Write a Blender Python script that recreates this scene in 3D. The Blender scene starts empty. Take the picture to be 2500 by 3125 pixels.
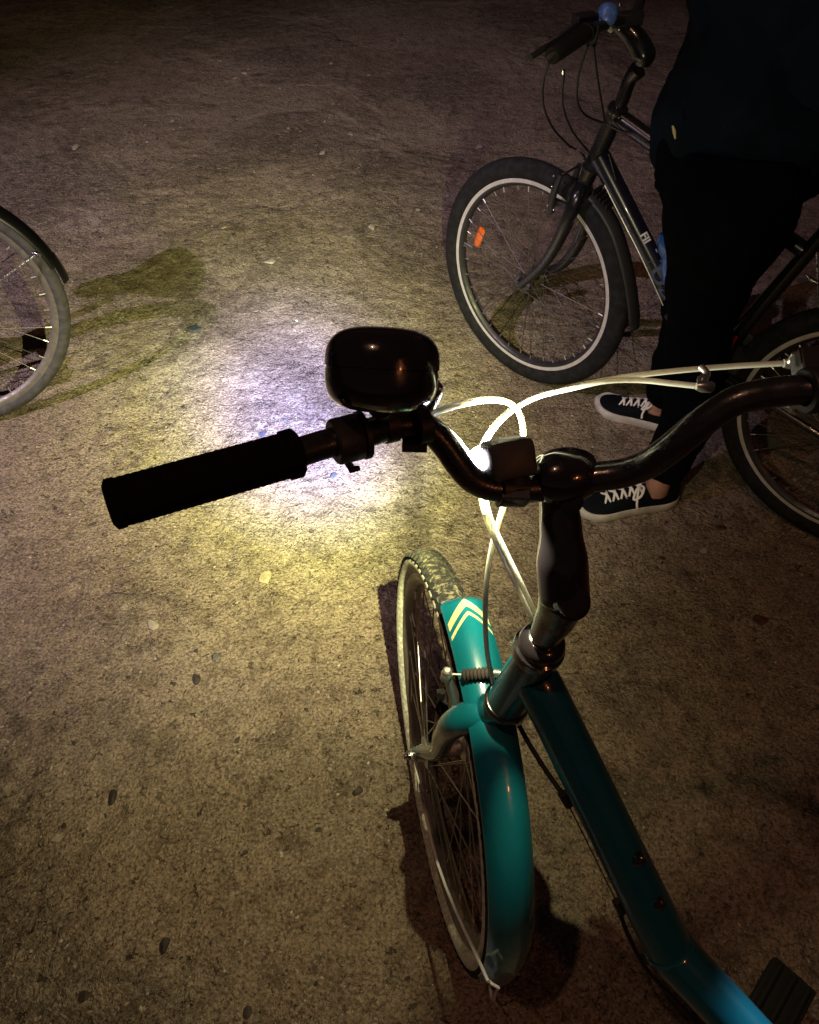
import bpy, math, random
import numpy as np
from mathutils import Vector, Matrix, Quaternion
V = Vector
R = math.radians
random.seed(7)
rng = np.random.default_rng(7)
scene = bpy.context.scene
col = scene.collection

# ---------------------------------------------------------------- camera
cam_d = bpy.data.cameras.new('camera')
cam_d.sensor_fit = 'VERTICAL'; cam_d.sensor_height = 36.0; cam_d.sensor_width = 28.8
cam_d.lens = 36.0 * 2455 / 3125
cam_d.clip_start = 0.02; cam_d.clip_end = 300
cam_o = bpy.data.objects.new('camera', cam_d); col.objects.link(cam_o)
_p, _r = R(48.67), R(1.5)
_f = V((0, math.cos(_p), -math.sin(_p))); _u = V((0, math.sin(_p), math.cos(_p))); _x = V((1, 0, 0))
_x2 = _x * math.cos(_r) + _u * math.sin(_r); _u2 = -_x * math.sin(_r) + _u * math.cos(_r)
m3 = Matrix((_x2, _u2, -_f)).transposed()
cam_o.matrix_world = Matrix.Translation((0, 0, 1.575)) @ m3.to_4x4()
scene.camera = cam_o

# ---------------------------------------------------------------- night sky
world = bpy.data.worlds.new('World'); scene.world = world; world.use_nodes = True
wn = world.node_tree.nodes; wl = world.node_tree.links
for n_ in list(wn): wn.remove(n_)
sky = wn.new('ShaderNodeTexSky'); sky.sky_type = 'NISHITA'; sky.sun_disc = False
sky.sun_elevation = R(-4); sky.sun_rotation = R(200)
bg = wn.new('ShaderNodeBackground'); bg.inputs[1].default_value = 0.08
wo = wn.new('ShaderNodeOutputWorld')
glow = wn.new('ShaderNodeBackground'); glow.inputs[0].default_value = (1.0, 0.62, 0.58, 1); glow.inputs[1].default_value = 0.010   # city glow
sm_ = wn.new('ShaderNodeAddShader')
wl.new(sky.outputs[0], bg.inputs[0]); wl.new(bg.outputs[0], sm_.inputs[0]); wl.new(glow.outputs[0], sm_.inputs[1]); wl.new(sm_.outputs[0], wo.inputs[0])
scene.view_settings.view_transform = 'Standard'; scene.view_settings.look = 'None'
scene.view_settings.exposure = 0.0; scene.view_settings.gamma = 1.0
scene.render.engine = 'CYCLES'
scene.cycles.use_denoising = True
scene.cycles.denoising_input_passes = 'RGB_ALBEDO_NORMAL'; scene.cycles.denoising_prefilter = 'ACCURATE'
scene.cycles.sample_clamp_indirect = 2.0
scene.cycles.max_bounces = 6; scene.cycles.diffuse_bounces = 3; scene.cycles.glossy_bounces = 3
scene.cycles.caustics_reflective = False; scene.cycles.caustics_refractive = False

# ---------------------------------------------------------------- lamps that stand in the place
def spot(name, loc, target, energy, color, cone, blend=1.0, size=0.02, parent=None, base=V((0, 0, 0))):
    l = bpy.data.lights.new(name, 'SPOT'); l.energy = energy; l.color = color
    l.spot_size = R(cone); l.spot_blend = blend; l.shadow_soft_size = size
    o = bpy.data.objects.new(name, l); col.objects.link(o)
    d = (V(target) - V(loc)).normalized()
    o.matrix_world = Matrix.Translation(V(loc)) @ d.to_track_quat('-Z', 'Y').to_matrix().to_4x4()
    return o
# pinkish lamp behind the camera on the left: hard shadows of the left bicycle
spot('street_lamp_light', (-2.7, -0.10, 3.2), (-0.85, 2.40, 0), 560, (1.0, 0.80, 1.02), 50, 0.9, 0.014)
# distant sodium street light nearly overhead
spot('street_lamp_light', (-1.3, -0.3, 5.6), (0.6, 1.1, 0), 112, (1.0, 0.52, 0.32), 110, 1.0, 0.06)
# sodium lamp behind the rider
spot('street_lamp_light', (2.6, -2.2, 3.2), (0.5, 0.7, 0.4), 34, (1.0, 0.30, 0.10), 70, 1.0, 0.10)
# cool lamp at the right
spot('street_lamp_light', (2.7, 0.45, 2.05), (0.455, 0.135, 0.42), 560, (0.66, 0.88, 1.0), 5.4, 0.5, 0.03)

# ================================================================ materials
def nodes_of(m): return m.node_tree.nodes, m.node_tree.links
def mat(name, color, rough=0.5, metal=0.0, spec=0.5, noise=0.0, nscale=40.0, color2=None, bump=0.0, bscale=200.0,
        coat=0.0, rvar=0.0, sheen=0.0, edge=None):
    m = bpy.data.materials.new(name); m.use_nodes = True
    n, l = nodes_of(m); b = n['Principled BSDF']
    b.inputs['Base Color'].default_value = (*color, 1); b.inputs['Roughness'].default_value = rough
    b.inputs['Metallic'].default_value = metal; b.inputs['Specular IOR Level'].default_value = spec
    b.inputs['Coat Weight'].default_value = coat; b.inputs['Sheen Weight'].default_value = sheen
    tc = n.new('ShaderNodeTexCoord')
    if noise > 0 or color2:
        t = n.new('ShaderNodeTexNoise'); t.inputs['Scale'].default_value = nscale; t.inputs['Detail'].default_value = 5
        l.new(tc.outputs['Object'], t.inputs['Vector'])
        r = n.new('ShaderNodeValToRGB'); c2 = color2 or tuple(max(0, c * (1 - noise)) for c in color)
        r.color_ramp.elements[0].position = 0.42; r.color_ramp.elements[1].position = 0.62
        r.color_ramp.elements[0].color = (*c2, 1); r.color_ramp.elements[1].color = (*color, 1)
        l.new(t.outputs['Fac'], r.inputs[0]); l.new(r.outputs[0], b.inputs['Base Color'])
    if rvar > 0:
        t = n.new('ShaderNodeTexNoise'); t.inputs['Scale'].default_value = nscale * 1.7; t.inputs['Detail'].default_value = 6
        l.new(tc.outputs['Object'], t.inputs['Vector'])
        mr = n.new('ShaderNodeMapRange'); mr.inputs[3].default_value = max(0.02, rough - rvar); mr.inputs[4].default_value = rough + rvar
        mr.inputs[1].default_value = 0.35; mr.inputs[2].default_value = 0.65
        l.new(t.outputs['Fac'], mr.inputs[0]); l.new(mr.outputs[0], b.inputs['Roughness'])
    if bump > 0:
        t = n.new('ShaderNodeTexNoise'); t.inputs['Scale'].default_value = bscale; t.inputs['Detail'].default_value = 3
        l.new(tc.outputs['Object'], t.inputs['Vector'])
        bp = n.new('ShaderNodeBump'); bp.inputs['Strength'].default_value = bump; bp.inputs['Distance'].default_value = 0.002
        l.new(t.outputs['Fac'], bp.inputs['Height']); l.new(bp.outputs[0], b.inputs['Normal'])
    return m
def emis(name, color, strength):
    m = mat(name, color, 0.3); b = m.node_tree.nodes['Principled BSDF']
    b.inputs['Emission Color'].default_value = (*color, 1); b.inputs['Emission Strength'].default_value = strength
    return m

M = {}
M['teal'] = mat('teal_paint', (0.004, 0.112, 0.150), 0.24, coat=0.6, noise=0.12, nscale=9, rvar=0.06)
M['teal_shaded'] = mat('teal_paint_shaded', (0.003, 0.085, 0.125), 0.26, coat=0.5, noise=0.15, nscale=7, rvar=0.06)  # same teal darkened for the frame tubes: shade put into the colour
M['cream'] = mat('cream_decal', (0.46, 0.43, 0.20), 0.4)
M['black_gloss'] = mat('gloss_black_metal', (0.012, 0.010, 0.012), 0.18, coat=0.9, rvar=0.08, nscale=30, bump=0.05, bscale=400)
M['black_satin'] = mat('satin_black_bar', (0.018, 0.017, 0.018), 0.27, spec=0.7, coat=0.4, rvar=0.08, nscale=60, bump=0.08, bscale=500)
M['rubber'] = mat('black_rubber', (0.010, 0.010, 0.010), 0.85, spec=0.25, bump=0.2, bscale=300)
M['grip'] = mat('foam_grip', (0.006, 0.006, 0.006), 0.95, spec=0.1, bump=0.5, bscale=600)
M['plastic'] = mat('black_plastic', (0.02, 0.02, 0.022), 0.5, bump=0.05, bscale=300)
M['lamp_plastic'] = mat('lamp_housing_plastic', (0.035, 0.035, 0.038), 0.45, bump=0.1, bscale=700, noise=0.2)
M['chrome'] = mat('scuffed_chrome', (0.62, 0.62, 0.66), 0.22, metal=1.0, rvar=0.12, nscale=120, noise=0.35, bump=0.2, bscale=500)
M['alu'] = mat('brushed_aluminium', (0.60, 0.60, 0.58), 0.38, metal=0.9, rvar=0.1, nscale=80, noise=0.2)
M['rim_alu'] = mat('machined_rim', (0.62, 0.60, 0.58), 0.55, metal=0.35, rvar=0.1, nscale=60, noise=0.12)
M['stay'] = mat('polished_steel_stay', (0.72, 0.72, 0.70), 0.3, metal=0.2)
M['spoke_shiny'] = mat('shiny_spoke', (0.42, 0.40, 0.38), 0.28, metal=0.9, noise=0.3)
M['guard_black'] = mat('black_mudguard_plastic', (0.0028, 0.0028, 0.003), 0.35)
M['rim_dark'] = mat('dull_rim', (0.20, 0.18, 0.16), 0.5, metal=0.5, rvar=0.1, nscale=60, noise=0.2)
M['rim_black'] = mat('black_anodised_rim', (0.02, 0.02, 0.022), 0.4, rvar=0.1)
M['spoke'] = mat('steel_spoke', (0.12, 0.11, 0.10), 0.4, metal=0.6, noise=0.3)
M['cable_white'] = mat('white_cable_housing', (0.88, 0.92, 0.82), 0.38, coat=0.3, noise=0.06, nscale=60)
_cb = M['cable_white'].node_tree.nodes['Principled BSDF']; _cb.inputs['Subsurface Weight'].default_value = 0.9
_cb.inputs['Subsurface Radius'].default_value = (1.0, 0.95, 0.8); _cb.inputs['Subsurface Scale'].default_value = 0.008
M['cable_black'] = mat('black_cable_housing', (0.014, 0.012, 0.013), 0.45)
M['boot'] = mat('dirty_rubber_bellows', (0.035, 0.028, 0.026), 0.8, noise=0.4, nscale=150)
M['sidewall'] = mat('pale_tyre_sidewall', (0.74, 0.74, 0.62), 0.7, noise=0.45, nscale=140, bump=0.2)
M['tyre_grey'] = mat('dusty_grey_tyre', (0.016, 0.016, 0.018), 0.85, spec=0.2, noise=0.45, nscale=60, bump=0.3, bscale=250)
M['tyre_grey2'] = mat('dusty_worn_tyre', (0.055, 0.052, 0.055), 0.75, noise=0.4, nscale=50, bump=0.3, bscale=250)
M['frame_black'] = mat('black_bicycle_paint', (0.010, 0.010, 0.014), 0.26, coat=0.5, rvar=0.05, noise=0.2)
M['frame_blue'] = mat('dark_blue_frame_paint', (0.010, 0.010, 0.022), 0.28, coat=0.4, noise=0.25, nscale=12)
M['white_paint'] = mat('white_decal', (0.75, 0.75, 0.78), 0.5)
M['blue_decal'] = mat('dark_blue_decal', (0.06, 0.08, 0.15), 0.4)
M['orange_decal'] = mat('orange_decal', (0.8, 0.25, 0.03), 0.4)
M['reflector'] = mat('orange_reflector', (0.85, 0.16, 0.01), 0.25, coat=0.6, noise=0.35, nscale=130)
M['red'] = mat('red_reflector', (0.6, 0.03, 0.04), 0.3, coat=0.4)
M['blue'] = mat('blue_bottle_plastic', (0.02, 0.09, 0.32), 0.25, coat=0.4)
M['bell_blue'] = mat('pale_blue_bell', (0.12, 0.26, 0.75), 0.35, noise=0.4, nscale=60)
M['skin'] = mat('skin', (0.42, 0.22, 0.15), 0.55, noise=0.15, nscale=60)
M['hair'] = mat('dark_hair', (0.02, 0.013, 0.01), 0.6, bump=0.5, bscale=300)
M['jacket'] = mat('navy_jacket_cloth', (0.0055, 0.0105, 0.0230), 0.9, spec=0.06, bump=0.4, bscale=160, noise=0.3, nscale=8)
M['trousers'] = mat('black_trouser_cloth', (0.0022, 0.0028, 0.0050), 0.95, spec=0.04, bump=0.4, bscale=260, noise=0.2)
M['canvas'] = mat('navy_canvas', (0.0014, 0.0034, 0.0062), 0.85, spec=0.15, bump=0.4, bscale=700, noise=0.3)
M['sole'] = mat('off_white_rubber_sole', (0.58, 0.55, 0.50), 0.55, noise=0.22, nscale=35)
M['lace'] = mat('white_cotton_lace', (0.72, 0.70, 0.66), 0.8, bump=0.4, bscale=900)
M['glass_white'] = emis('lit_lamp_lens', (1.0, 0.93, 1.0), 90)
M['eye'] = mat('eye_white', (0.7, 0.7, 0.68), 0.2)

def tread_mat():
    m = mat('dusty_knobbly_tread', (0.05, 0.05, 0.045), 0.85)
    n, l = nodes_of(m); b = n['Principled BSDF']; tc = n.new('ShaderNodeTexCoord')
    nz = n.new('ShaderNodeTexNoise'); nz.inputs['Scale'].default_value = 120; nz.inputs['Detail'].default_value = 6; nz.inputs['Roughness'].default_value = 0.7
    l.new(tc.outputs['Object'], nz.inputs['Vector'])
    r = n.new('ShaderNodeValToRGB'); r.color_ramp.interpolation = 'LINEAR'
    e = r.color_ramp.elements; e[0].position = 0.50; e[0].color = (0.015, 0.015, 0.015, 1); e[1].position = 0.60; e[1].color = (0.17, 0.155, 0.09, 1)
    l.new(nz.outputs['Fac'], r.inputs[0]); l.new(r.outputs[0], b.inputs['Base Color'])
    v = n.new('ShaderNodeTexVoronoi'); v.inputs['Scale'].default_value = 190
    l.new(tc.outputs['Object'], v.inputs['Vector'])
    bp = n.new('ShaderNodeBump'); bp.inputs['Strength'].default_value = 0.9; bp.inputs['Distance'].default_value = 0.002; bp.invert = True
    l.new(v.outputs['Distance'], bp.inputs['Height']); l.new(bp.outputs[0], b.inputs['Normal'])
    return m
M['tread'] = tread_mat()

def ground_mat():
    m = bpy.data.materials.new('sandy_packed_ground'); m.use_nodes = True
    n, l = nodes_of(m); b = n['Principled BSDF']; tc = n.new('ShaderNodeTexCoord')
    b.inputs['Roughness'].default_value = 0.9; b.inputs['Specular IOR Level'].default_value = 0.25
    def noise(s, d=4, rg=0.55, dist=0.0):
        t = n.new('ShaderNodeTexNoise'); t.inputs['Scale'].default_value = s; t.inputs['Detail'].default_value = d
        t.inputs['Roughness'].default_value = rg; t.inputs['Distortion'].default_value = dist
        l.new(tc.outputs['Object'], t.inputs['Vector']); return t.outputs['Fac']
    def ramp(inp, stops):
        r = n.new('ShaderNodeValToRGB'); el = r.color_ramp.elements
        while len(el) < len(stops): el.new(0.5)
        for e, (p, c) in zip(el, stops): e.position = p; e.color = (*c, 1) if len(c) == 3 else c
        l.new(inp, r.inputs[0]); return r.outputs[0]
    def mix(a, bb, fac, mode='MIX'):
        x = n.new('ShaderNodeMix'); x.data_type = 'RGBA'; x.blend_type = mode
        l.new(a, x.inputs[6]); l.new(bb, x.inputs[7])
        if isinstance(fac, float): x.inputs[0].default_value = fac
        else: l.new(fac, x.inputs[0])
        return x.outputs[2]
    base = ramp(noise(1.3, 5, 0.6), [(0.3, (0.170, 0.128, 0.094)), (0.52, (0.265, 0.212, 0.158)), (0.72, (0.325, 0.272, 0.212))])
    fine = ramp(noise(150, 2, 0.7), [(0.33, (0.50, 0.48, 0.45)), (0.5, (0.97, 0.96, 0.95)), (0.66, (1.32, 1.32, 1.32))])
    c1 = mix(base, fine, 1.0, 'MULTIPLY')
    mid = ramp(noise(17, 4, 0.7, 0.6), [(0.32, (0.58, 0.56, 0.54)), (0.5, (1, 1, 1)), (0.72, (1.16, 1.15, 1.13))])
    c2 = mix(c1, mid, 1.0, 'MULTIPLY')
    def mul(a, bb):
        x = n.new('ShaderNodeMath'); x.operation = 'MULTIPLY'; l.new(a, x.inputs[0]); l.new(bb, x.inputs[1]); return x.outputs[0]
    def rgb(c):
        x = n.new('ShaderNodeRGB'); x.outputs[0].default_value = (*c, 1); return x.outputs[0]
    K = lambda v_: (v_, v_, v_)
    dark = rgb((0.060, 0.045, 0.034)); pale = rgb((0.42, 0.38, 0.31))
    # irregular dark pits and pale crumbs, finer and coarser, gathered in patches
    f1 = noise(165, 2, 0.6, 0.4); f2 = noise(55, 3, 0.7, 0.6); f3 = noise(24, 5, 0.75, 0.8)
    pat = ramp(noise(2.1, 4, 0.65, 0.3), [(0.36, K(0.35)), (0.56, K(1))])
    rubp = ramp(noise(1.15, 4, 0.65, 0.4), [(0.47, K(0)), (0.60, K(1))])
    pitm = mul(ramp(f2, [(0.335, K(0.95)), (0.37, K(0))]), pat)
    c3 = mix(c2, dark, mul(ramp(f1, [(0.335, K(0.9)), (0.395, K(0))]), pat))
    c3 = mix(c3, pale, ramp(f1, [(0.62, K(0)), (0.72, K(0.6))]))
    c4 = mix(c3, dark, pitm)
    rubm = mul(ramp(f3, [(0.355, K(0.9)), (0.40, K(0))]), rubp)
    c4 = mix(c4, dark, rubm)
    c5 = mix(c4, pale, mul(ramp(f2, [(0.585, K(0)), (0.64, K(0.7))]), rubp))
    l.new(c5, b.inputs['Base Color'])
    # relief: grains, lumps and pits
    def add(a, bb, ka=1.0, kb=1.0):
        x = n.new('ShaderNodeMath'); x.operation = 'MULTIPLY_ADD'; l.new(bb, x.inputs[0]); x.inputs[1].default_value = kb; l.new(a, x.inputs[2]); return x.outputs[0]
    h = add(f1, f2, 1, 1.3)
    h = add(h, noise(9, 3, 0.6), 1, 3.0)
    h = add(h, mul(rubp, f3), 1, 7.0)
    h = add(h, pitm, 1, -1.0)
    bp = n.new('ShaderNodeBump'); bp.inputs['Strength'].default_value = 1.0; bp.inputs['Distance'].default_value = 0.0088
    l.new(h, bp.inputs['Height']); l.new(bp.outputs[0], b.inputs['Normal'])
    return m
M['ground'] = ground_mat()

# ================================================================ mesh helpers
def frame_of(d, up=V((0, 0, 1))):
    d = d.normalized()
    s = d.cross(up)
    if s.length < 1e-4: s = d.cross(V((1, 0, 0)))
    s.normalize(); return s, s.cross(d).normalized()
def catmull(pts, n=8, rad=None):
    P = [V(p) for p in pts]
    if len(P) < 3: return (P, rad) if rad else P
    ext = [P[0] * 2 - P[1]] + P + [P[-1] * 2 - P[-2]]
    out = []; ro = []
    for i in range(len(P) - 1):
        a, b, c, d = ext[i:i + 4]
        for k in range(n):
            t = k / n
            out.append(0.5 * ((2 * b) + (-a + c) * t + (2 * a - 5 * b + 4 * c - d) * t * t + (-a + 3 * b - 3 * c + d) * t ** 3))
            if rad:
                s = t * t * (3 - 2 * t); ro.append(rad[i] * (1 - s) + rad[i + 1] * s)
    out.append(P[-1])
    if rad: ro.append(rad[-1]); return out, ro
    return out
class MB:
    def __init__(s): s.v = []; s.f = []; s.m = []; s.cur = 0
    def add(s, vs, fs):
        o = len(s.v); s.v += [tuple(x) for x in vs]
        for f in fs: s.f.append(tuple(i + o for i in f)); s.m.append(s.cur)
    def tube(s, pts, r, seg=16, cap=True, flat=1.0, up=None, n=0, closed=False):
        rad = list(r) if isinstance(r, (list, tuple)) else [r] * len(pts)
        if n: P, rad = catmull(pts, n, rad)
        else: P = [V(p) for p in pts]
        N = len(P); vs = []; side = None
        for i in range(N):
            if closed: t = (P[(i + 1) % N] - P[i - 1])
            else: t = (P[min(i + 1, N - 1)] - P[max(i - 1, 0)])
            t.normalize()
            if side is None:
                sd, u_ = frame_of(t, up or V((0, 0, 1))); side = sd
            else:
                side = (side - t * side.dot(t)).normalized()
            u2 = side.cross(t).normalized()
            for k in range(seg):
                a = 2 * math.pi * k / seg
                vs.append(P[i] + side * math.cos(a) * rad[i] * flat + u2 * math.sin(a) * rad[i])
        fs = []
        for i in range(N if closed else N - 1):
            j = (i + 1) % N
            for k in range(seg):
                q = (k + 1) % seg
                fs.append((i * seg + k, i * seg + q, j * seg + q, j * seg + k))
        if cap and not closed:
            fs.append(tuple(range(seg - 1, -1, -1))); fs.append(tuple((N - 1) * seg + k for k in range(seg)))
        s.add(vs, fs)
    def lathe(s, prof, org, axis, seg=32, closed=False):
        org = V(org); ax = V(axis).normalized(); a1, a2 = frame_of(ax)
        vs = []; K = len(prof)
        for i in range(seg):
            a = 2 * math.pi * i / seg; d = a1 * math.cos(a) + a2 * math.sin(a)
            for (r, h) in prof: vs.append(org + d * r + ax * h)
        fs = []
        for i in range(seg):
            j = (i + 1) % seg
            for k in range(K if closed else K - 1):
                q = (k + 1) % K
                fs.append((i * K + k, j * K + k, j * K + q, i * K + q))
        s.add(vs, fs)
    def box(s, c, ax, ay, az):
        c, ax, ay, az = V(c), V(ax), V(ay), V(az); vs = []
        for sx in (-1, 1):
            for sy in (-1, 1):
                for sz in (-1, 1): vs.append(c + ax * sx + ay * sy + az * sz)
        s.add(vs, [(0, 1, 3, 2), (4, 6, 7, 5), (0, 4, 5, 1), (2, 3, 7, 6), (0, 2, 6, 4), (1, 5, 7, 3)])
    def sphere(s, c, r, ax=None, seg=20, ring=12, power=1.0):
        # ax: three half-axis vectors
        c = V(c); ax = ax or (V((r, 0, 0)), V((0, r, 0)), V((0, 0, r))); vs = []; fs = []
        def sp(x): return math.copysign(abs(x) ** power, x)
        for i in range(ring + 1):
            t = -math.pi / 2 + math.pi * i / ring
            for k in range(seg):
                a = 2 * math.pi * k / seg
                vs.append(c + V(ax[0]) * sp(math.cos(t)) * math.cos(a) + V(ax[1]) * sp(math.cos(t)) * math.sin(a) + V(ax[2]) * sp(math.sin(t)))
        for i in range(ring):
            for k in range(seg):
                q = (k + 1) % seg; fs.append((i * seg + k, i * seg + q, (i + 1) * seg + q, (i + 1) * seg + k))
        s.add(vs, fs)
    def build(s, name, mats, parent=None, smooth=True, base=None, bevel=0, sub=0, world_base=True):
        base = V(base) if base is not None else (parent_base(parent) if parent else V((0, 0, 0)))
        me = bpy.data.meshes.new(name)
        me.from_pydata([tuple(V(v) - base) for v in s.v], [], s.f); me.validate()
        for mm in (mats if isinstance(mats, list) else [mats]): me.materials.append(mm)
        if len(me.polygons) == len(s.m): me.polygons.foreach_set('material_index', s.m)
        me.update()
        if smooth:
            me.shade_smooth()
            try: me.set_sharp_from_angle(angle=R(38))
            except Exception: pass
        o = bpy.data.objects.new(name, me); col.objects.link(o)
        if parent: o.parent = parent
        if not parent: o.location = base
        if bevel:
            b = o.modifiers.new('bevel', 'BEVEL'); b.width = bevel; b.segments = 3; b.limit_method = 'ANGLE'; b.angle_limit = R(40)
        if sub:
            b = o.modifiers.new('sub', 'SUBSURF'); b.levels = sub; b.render_levels = sub
        return o
_base = {}
def parent_base(p): return _base.get(p.name, V((0, 0, 0)))
def root(name, loc, label, cat, group=None):
    o = bpy.data.objects.new(name, None); o.empty_display_size = 0.05; col.objects.link(o); o.location = loc
    o['label'] = label; o['category'] = cat
    if group: o['group'] = group
    _base[o.name] = V(loc); return o
def part(name, mb, m, parent, **k):
    """a part built in world metres below a thing or a part that has no rotation"""
    o = mb.build(name, m, parent, **k); _base[o.name] = parent_base(parent)
    return o
def tag(o, label, cat, group=None):
    o['label'] = label; o['category'] = cat
    if group: o['group'] = group
def tube1(name, pts, r, m, parent, **k):
    b = MB(); kk = {x: k.pop(x) for x in ('seg', 'flat', 'n', 'up', 'cap') if x in k}
    b.tube(pts, r, **kk); return part(name, b, m, parent, **k)

# ---------------------------------------------------------------- wheels
def wheel_axes(psi, lam):
    h = V((math.cos(psi), math.sin(psi), 0)); l = V((-math.sin(psi), math.cos(psi), 0)); z = V((0, 0, 1))
    return h, l * math.cos(lam) - z * math.sin(lam), z * math.cos(lam) + l * math.sin(lam)
def spoke_meshes(r_in, r_out, off, mats):
    out = []
    for sgn in (1, -1):
        for cross in (1, -1):
            a = R(58) * cross
            p0 = V((math.cos(a) * r_in, sgn * off, math.sin(a) * r_in)); p1 = V((r_out, sgn * 0.003, 0))
            b = MB(); b.tube([p0, p0.lerp(p1, 0.94)], 0.0011, seg=6); b.cur = 1
            b.tube([p0.lerp(p1, 0.94), p1], 0.0021, seg=6)
            me_o = b.build('spoke', mats); me = me_o.data; bpy.data.objects.remove(me_o); out.append(me)
    return out
def make_wheel(name, parent, C, psi, lam, Rt, rt, rr, style, ns=36, knobs=0, axle=0.062):
    """Rt outer tyre radius, rt tyre half width, rr outer rim radius"""
    h, n, u = wheel_axes(psi, lam); base = parent_base(parent)
    b = MB()
    Y = V((0, 1, 0))
    b.lathe([(0.0, -axle), (0.0055, -axle), (0.0055, -axle + .004), (0.0095, -axle + .004), (0.0095, -0.048), (0.012, -0.046), (0.015, -0.036), (0.026, -0.034), (0.026, -0.029), (0.014, -0.024), (0.0125, 0),
             (0.014, 0.024), (0.026, 0.029), (0.026, 0.034), (0.015, 0.036), (0.012, 0.046), (0.0095, 0.048), (0.0095, axle - .004), (0.0055, axle - .004), (0.0055, axle), (0, axle)], (0, 0, 0), Y, seg=20)
    w = b.build(name, M['alu'] if style != 'black' else M['black_gloss'], None, base=V((0, 0, 0)))
    w.parent = parent; rot = Matrix((h, n, u)).transposed().to_4x4()
    w.matrix_local = Matrix.Translation(C - base) @ rot
    _base[w.name] = V((0, 0, 0))
    # rim
    hw = rt * 0.62; b = MB()
    prof = [(rr - 0.003, hw - .002), (rr, hw), (rr - 0.012, hw), (rr - 0.020, hw * 0.62), (rr - 0.024, 0.0), (rr - 0.020, -hw * 0.62), (rr - 0.012, -hw), (rr, -hw), (rr - 0.003, -hw + .002), (rr - 0.010, 0)]
    b.lathe(prof, (0, 0, 0), Y, seg=144, closed=True)
    K = len(prof); b.m = []
    for i in range(144):
        for k in range(K): b.m.append(0 if k in (0, 1, 6, 7) else 1)
    part('rim', b, [M['rim_dark'] if style != 'black' else M['rim_alu'], {'teal': M['rim_dark'], 'black': M['rim_black'], 'grey': M['rim_dark']}[style]], w)
    # tyre
    b = MB(); S = 20; hr = (Rt - rr) / 2 + 0.004; rc = Rt - hr; prof = []; mi = []
    for k in range(S):
        a = -math.pi / 2 + 2 * math.pi * (k + .5) / S   # 0 = outward
        a2 = 2 * math.pi * k / S
        prof.append((rc + math.cos(a2) * hr, math.sin(a2) * rt * (1.0 if abs(math.sin(a2)) < .98 else 1)))
    b.lathe(prof, (0, 0, 0), Y, seg=180, closed=True)
    b.m = []
    for i in range(180):
        for k in range(S):
            a2 = math.degrees(2 * math.pi * (k + .5) / S); a2 = min(a2, 360 - a2)
            b.m.append(0 if a2 < 50 else (3 if (style == 'teal' and a2 < 78) else (1 if (style == 'teal' and a2 < 140) else 2)))
    if knobs:
        b.cur = 3
        for i in range(knobs):
            for s in (-1, 1):
                for (aa, ln, hh) in ((52, .0036, .0032),):
                    t = 2 * math.pi * (i + (0.5 if aa == 24 else 0) + (0.25 if s > 0 else 0)) / knobs; a = R(aa)
                    rd = V((math.cos(t), 0, math.sin(t))); tg = V((-math.sin(t), 0, math.cos(t)))
                    nn = rd * math.cos(a) + Y * s * math.sin(a); tt = -rd * math.sin(a) + Y * s * math.cos(a)
                    c = rd * (rc + math.cos(a) * hr) + Y * s * math.sin(a) * rt
                    b.box(c + nn * 0.0005, nn * hh, tt * 0.0042, tg * ln)
    tm = {'teal': [M['tread'], M['sidewall'], M['tyre_grey'], M['rubber']], 'black': [M['tyre_grey']] * 3, 'grey': [M['tyre_grey2']] * 3}[style]
    part('tyre', b, tm, w)
    key = (rr, style)
    if key not in _spk: _spk[key] = spoke_meshes(0.024, rr - 0.021, 0.031, [M['spoke_shiny'] if style == 'teal' else M['spoke'], M['alu']])
    for i in range(ns):
        kind = i % 4; me = _spk[key][(0, 2, 1, 3)[kind]]
        o = bpy.data.objects.new('spoke', me); col.objects.link(o); o.parent = w
        o.matrix_local = Matrix.Rotation(2 * math.pi * (i + .15) / ns, 4, 'Y')
    tube1('valve', [V((rr - .02, 0, 0)), V((rr - .055, 0, 0))], 0.003, M['alu'], w, seg=8)
    return w, h, n, u
_spk = {}
def fender(name, parent, C, h, n, u, Rf, t0, t1, wf, m, depth=0.014, th=0.0015, decal=None, tip=0.024):
    """curved mudguard strip from angle t0 to t1 (degrees, 0 = forward, 90 = up)"""
    b = MB(); N = 64; S = 12; vs = []
    def fr_(i): return (i / N) ** 1.7
    for i in range(N + 1):
        t = R(t0 + (t1 - t0) * fr_(i)); rd = h * math.cos(t) + u * math.sin(t)
        e = min(1.0, fr_(i) / tip) if tip else 1; e2 = math.sqrt(max(0, 1 - (1 - e) ** 2)) * 0.97 + 0.03
        for k in range(S + 1):
            a = -1 + 2 * k / S
            dr = -depth * (a * a) ** 1.15
            if tip:
                tk = t + R(3.4) * (1 - a * a) * max(0, 1 - fr_(i) / .10) ** 2; rd = h * math.cos(tk) + u * math.sin(tk)
            vs.append(C + rd * (Rf + dr) + n * (a * wf * e2))
    top = len(vs)
    for i in range(N + 1):
        t = R(t0 + (t1 - t0) * fr_(i)); rd = h * math.cos(t) + u * math.sin(t)
        for k in range(S + 1): vs.append(V(vs[i * (S + 1) + k]) - rd * th)
    W = S + 1; fs = []
    for i in range(N):
        for k in range(S):
            a, b1, c, d = i * W + k, i * W + k + 1, (i + 1) * W + k + 1, (i + 1) * W + k
            fs.append((a, b1, c, d)); fs.append((d + top, c + top, b1 + top, a + top))
        fs.append((i * W, (i + 1) * W, (i + 1) * W + top, i * W + top)); fs.append(((i + 1) * W + S, i * W + S, i * W + S + top, (i + 1) * W + S + top))
    for k in range(S):
        fs.append((k + 1, k, k + top, k + 1 + top)); q = N * W; fs.append((q + k, q + k + 1, q + k + 1 + top, q + k + top))
    b.add(vs, fs); o = part(name, b, m, parent)
    return o

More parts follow.
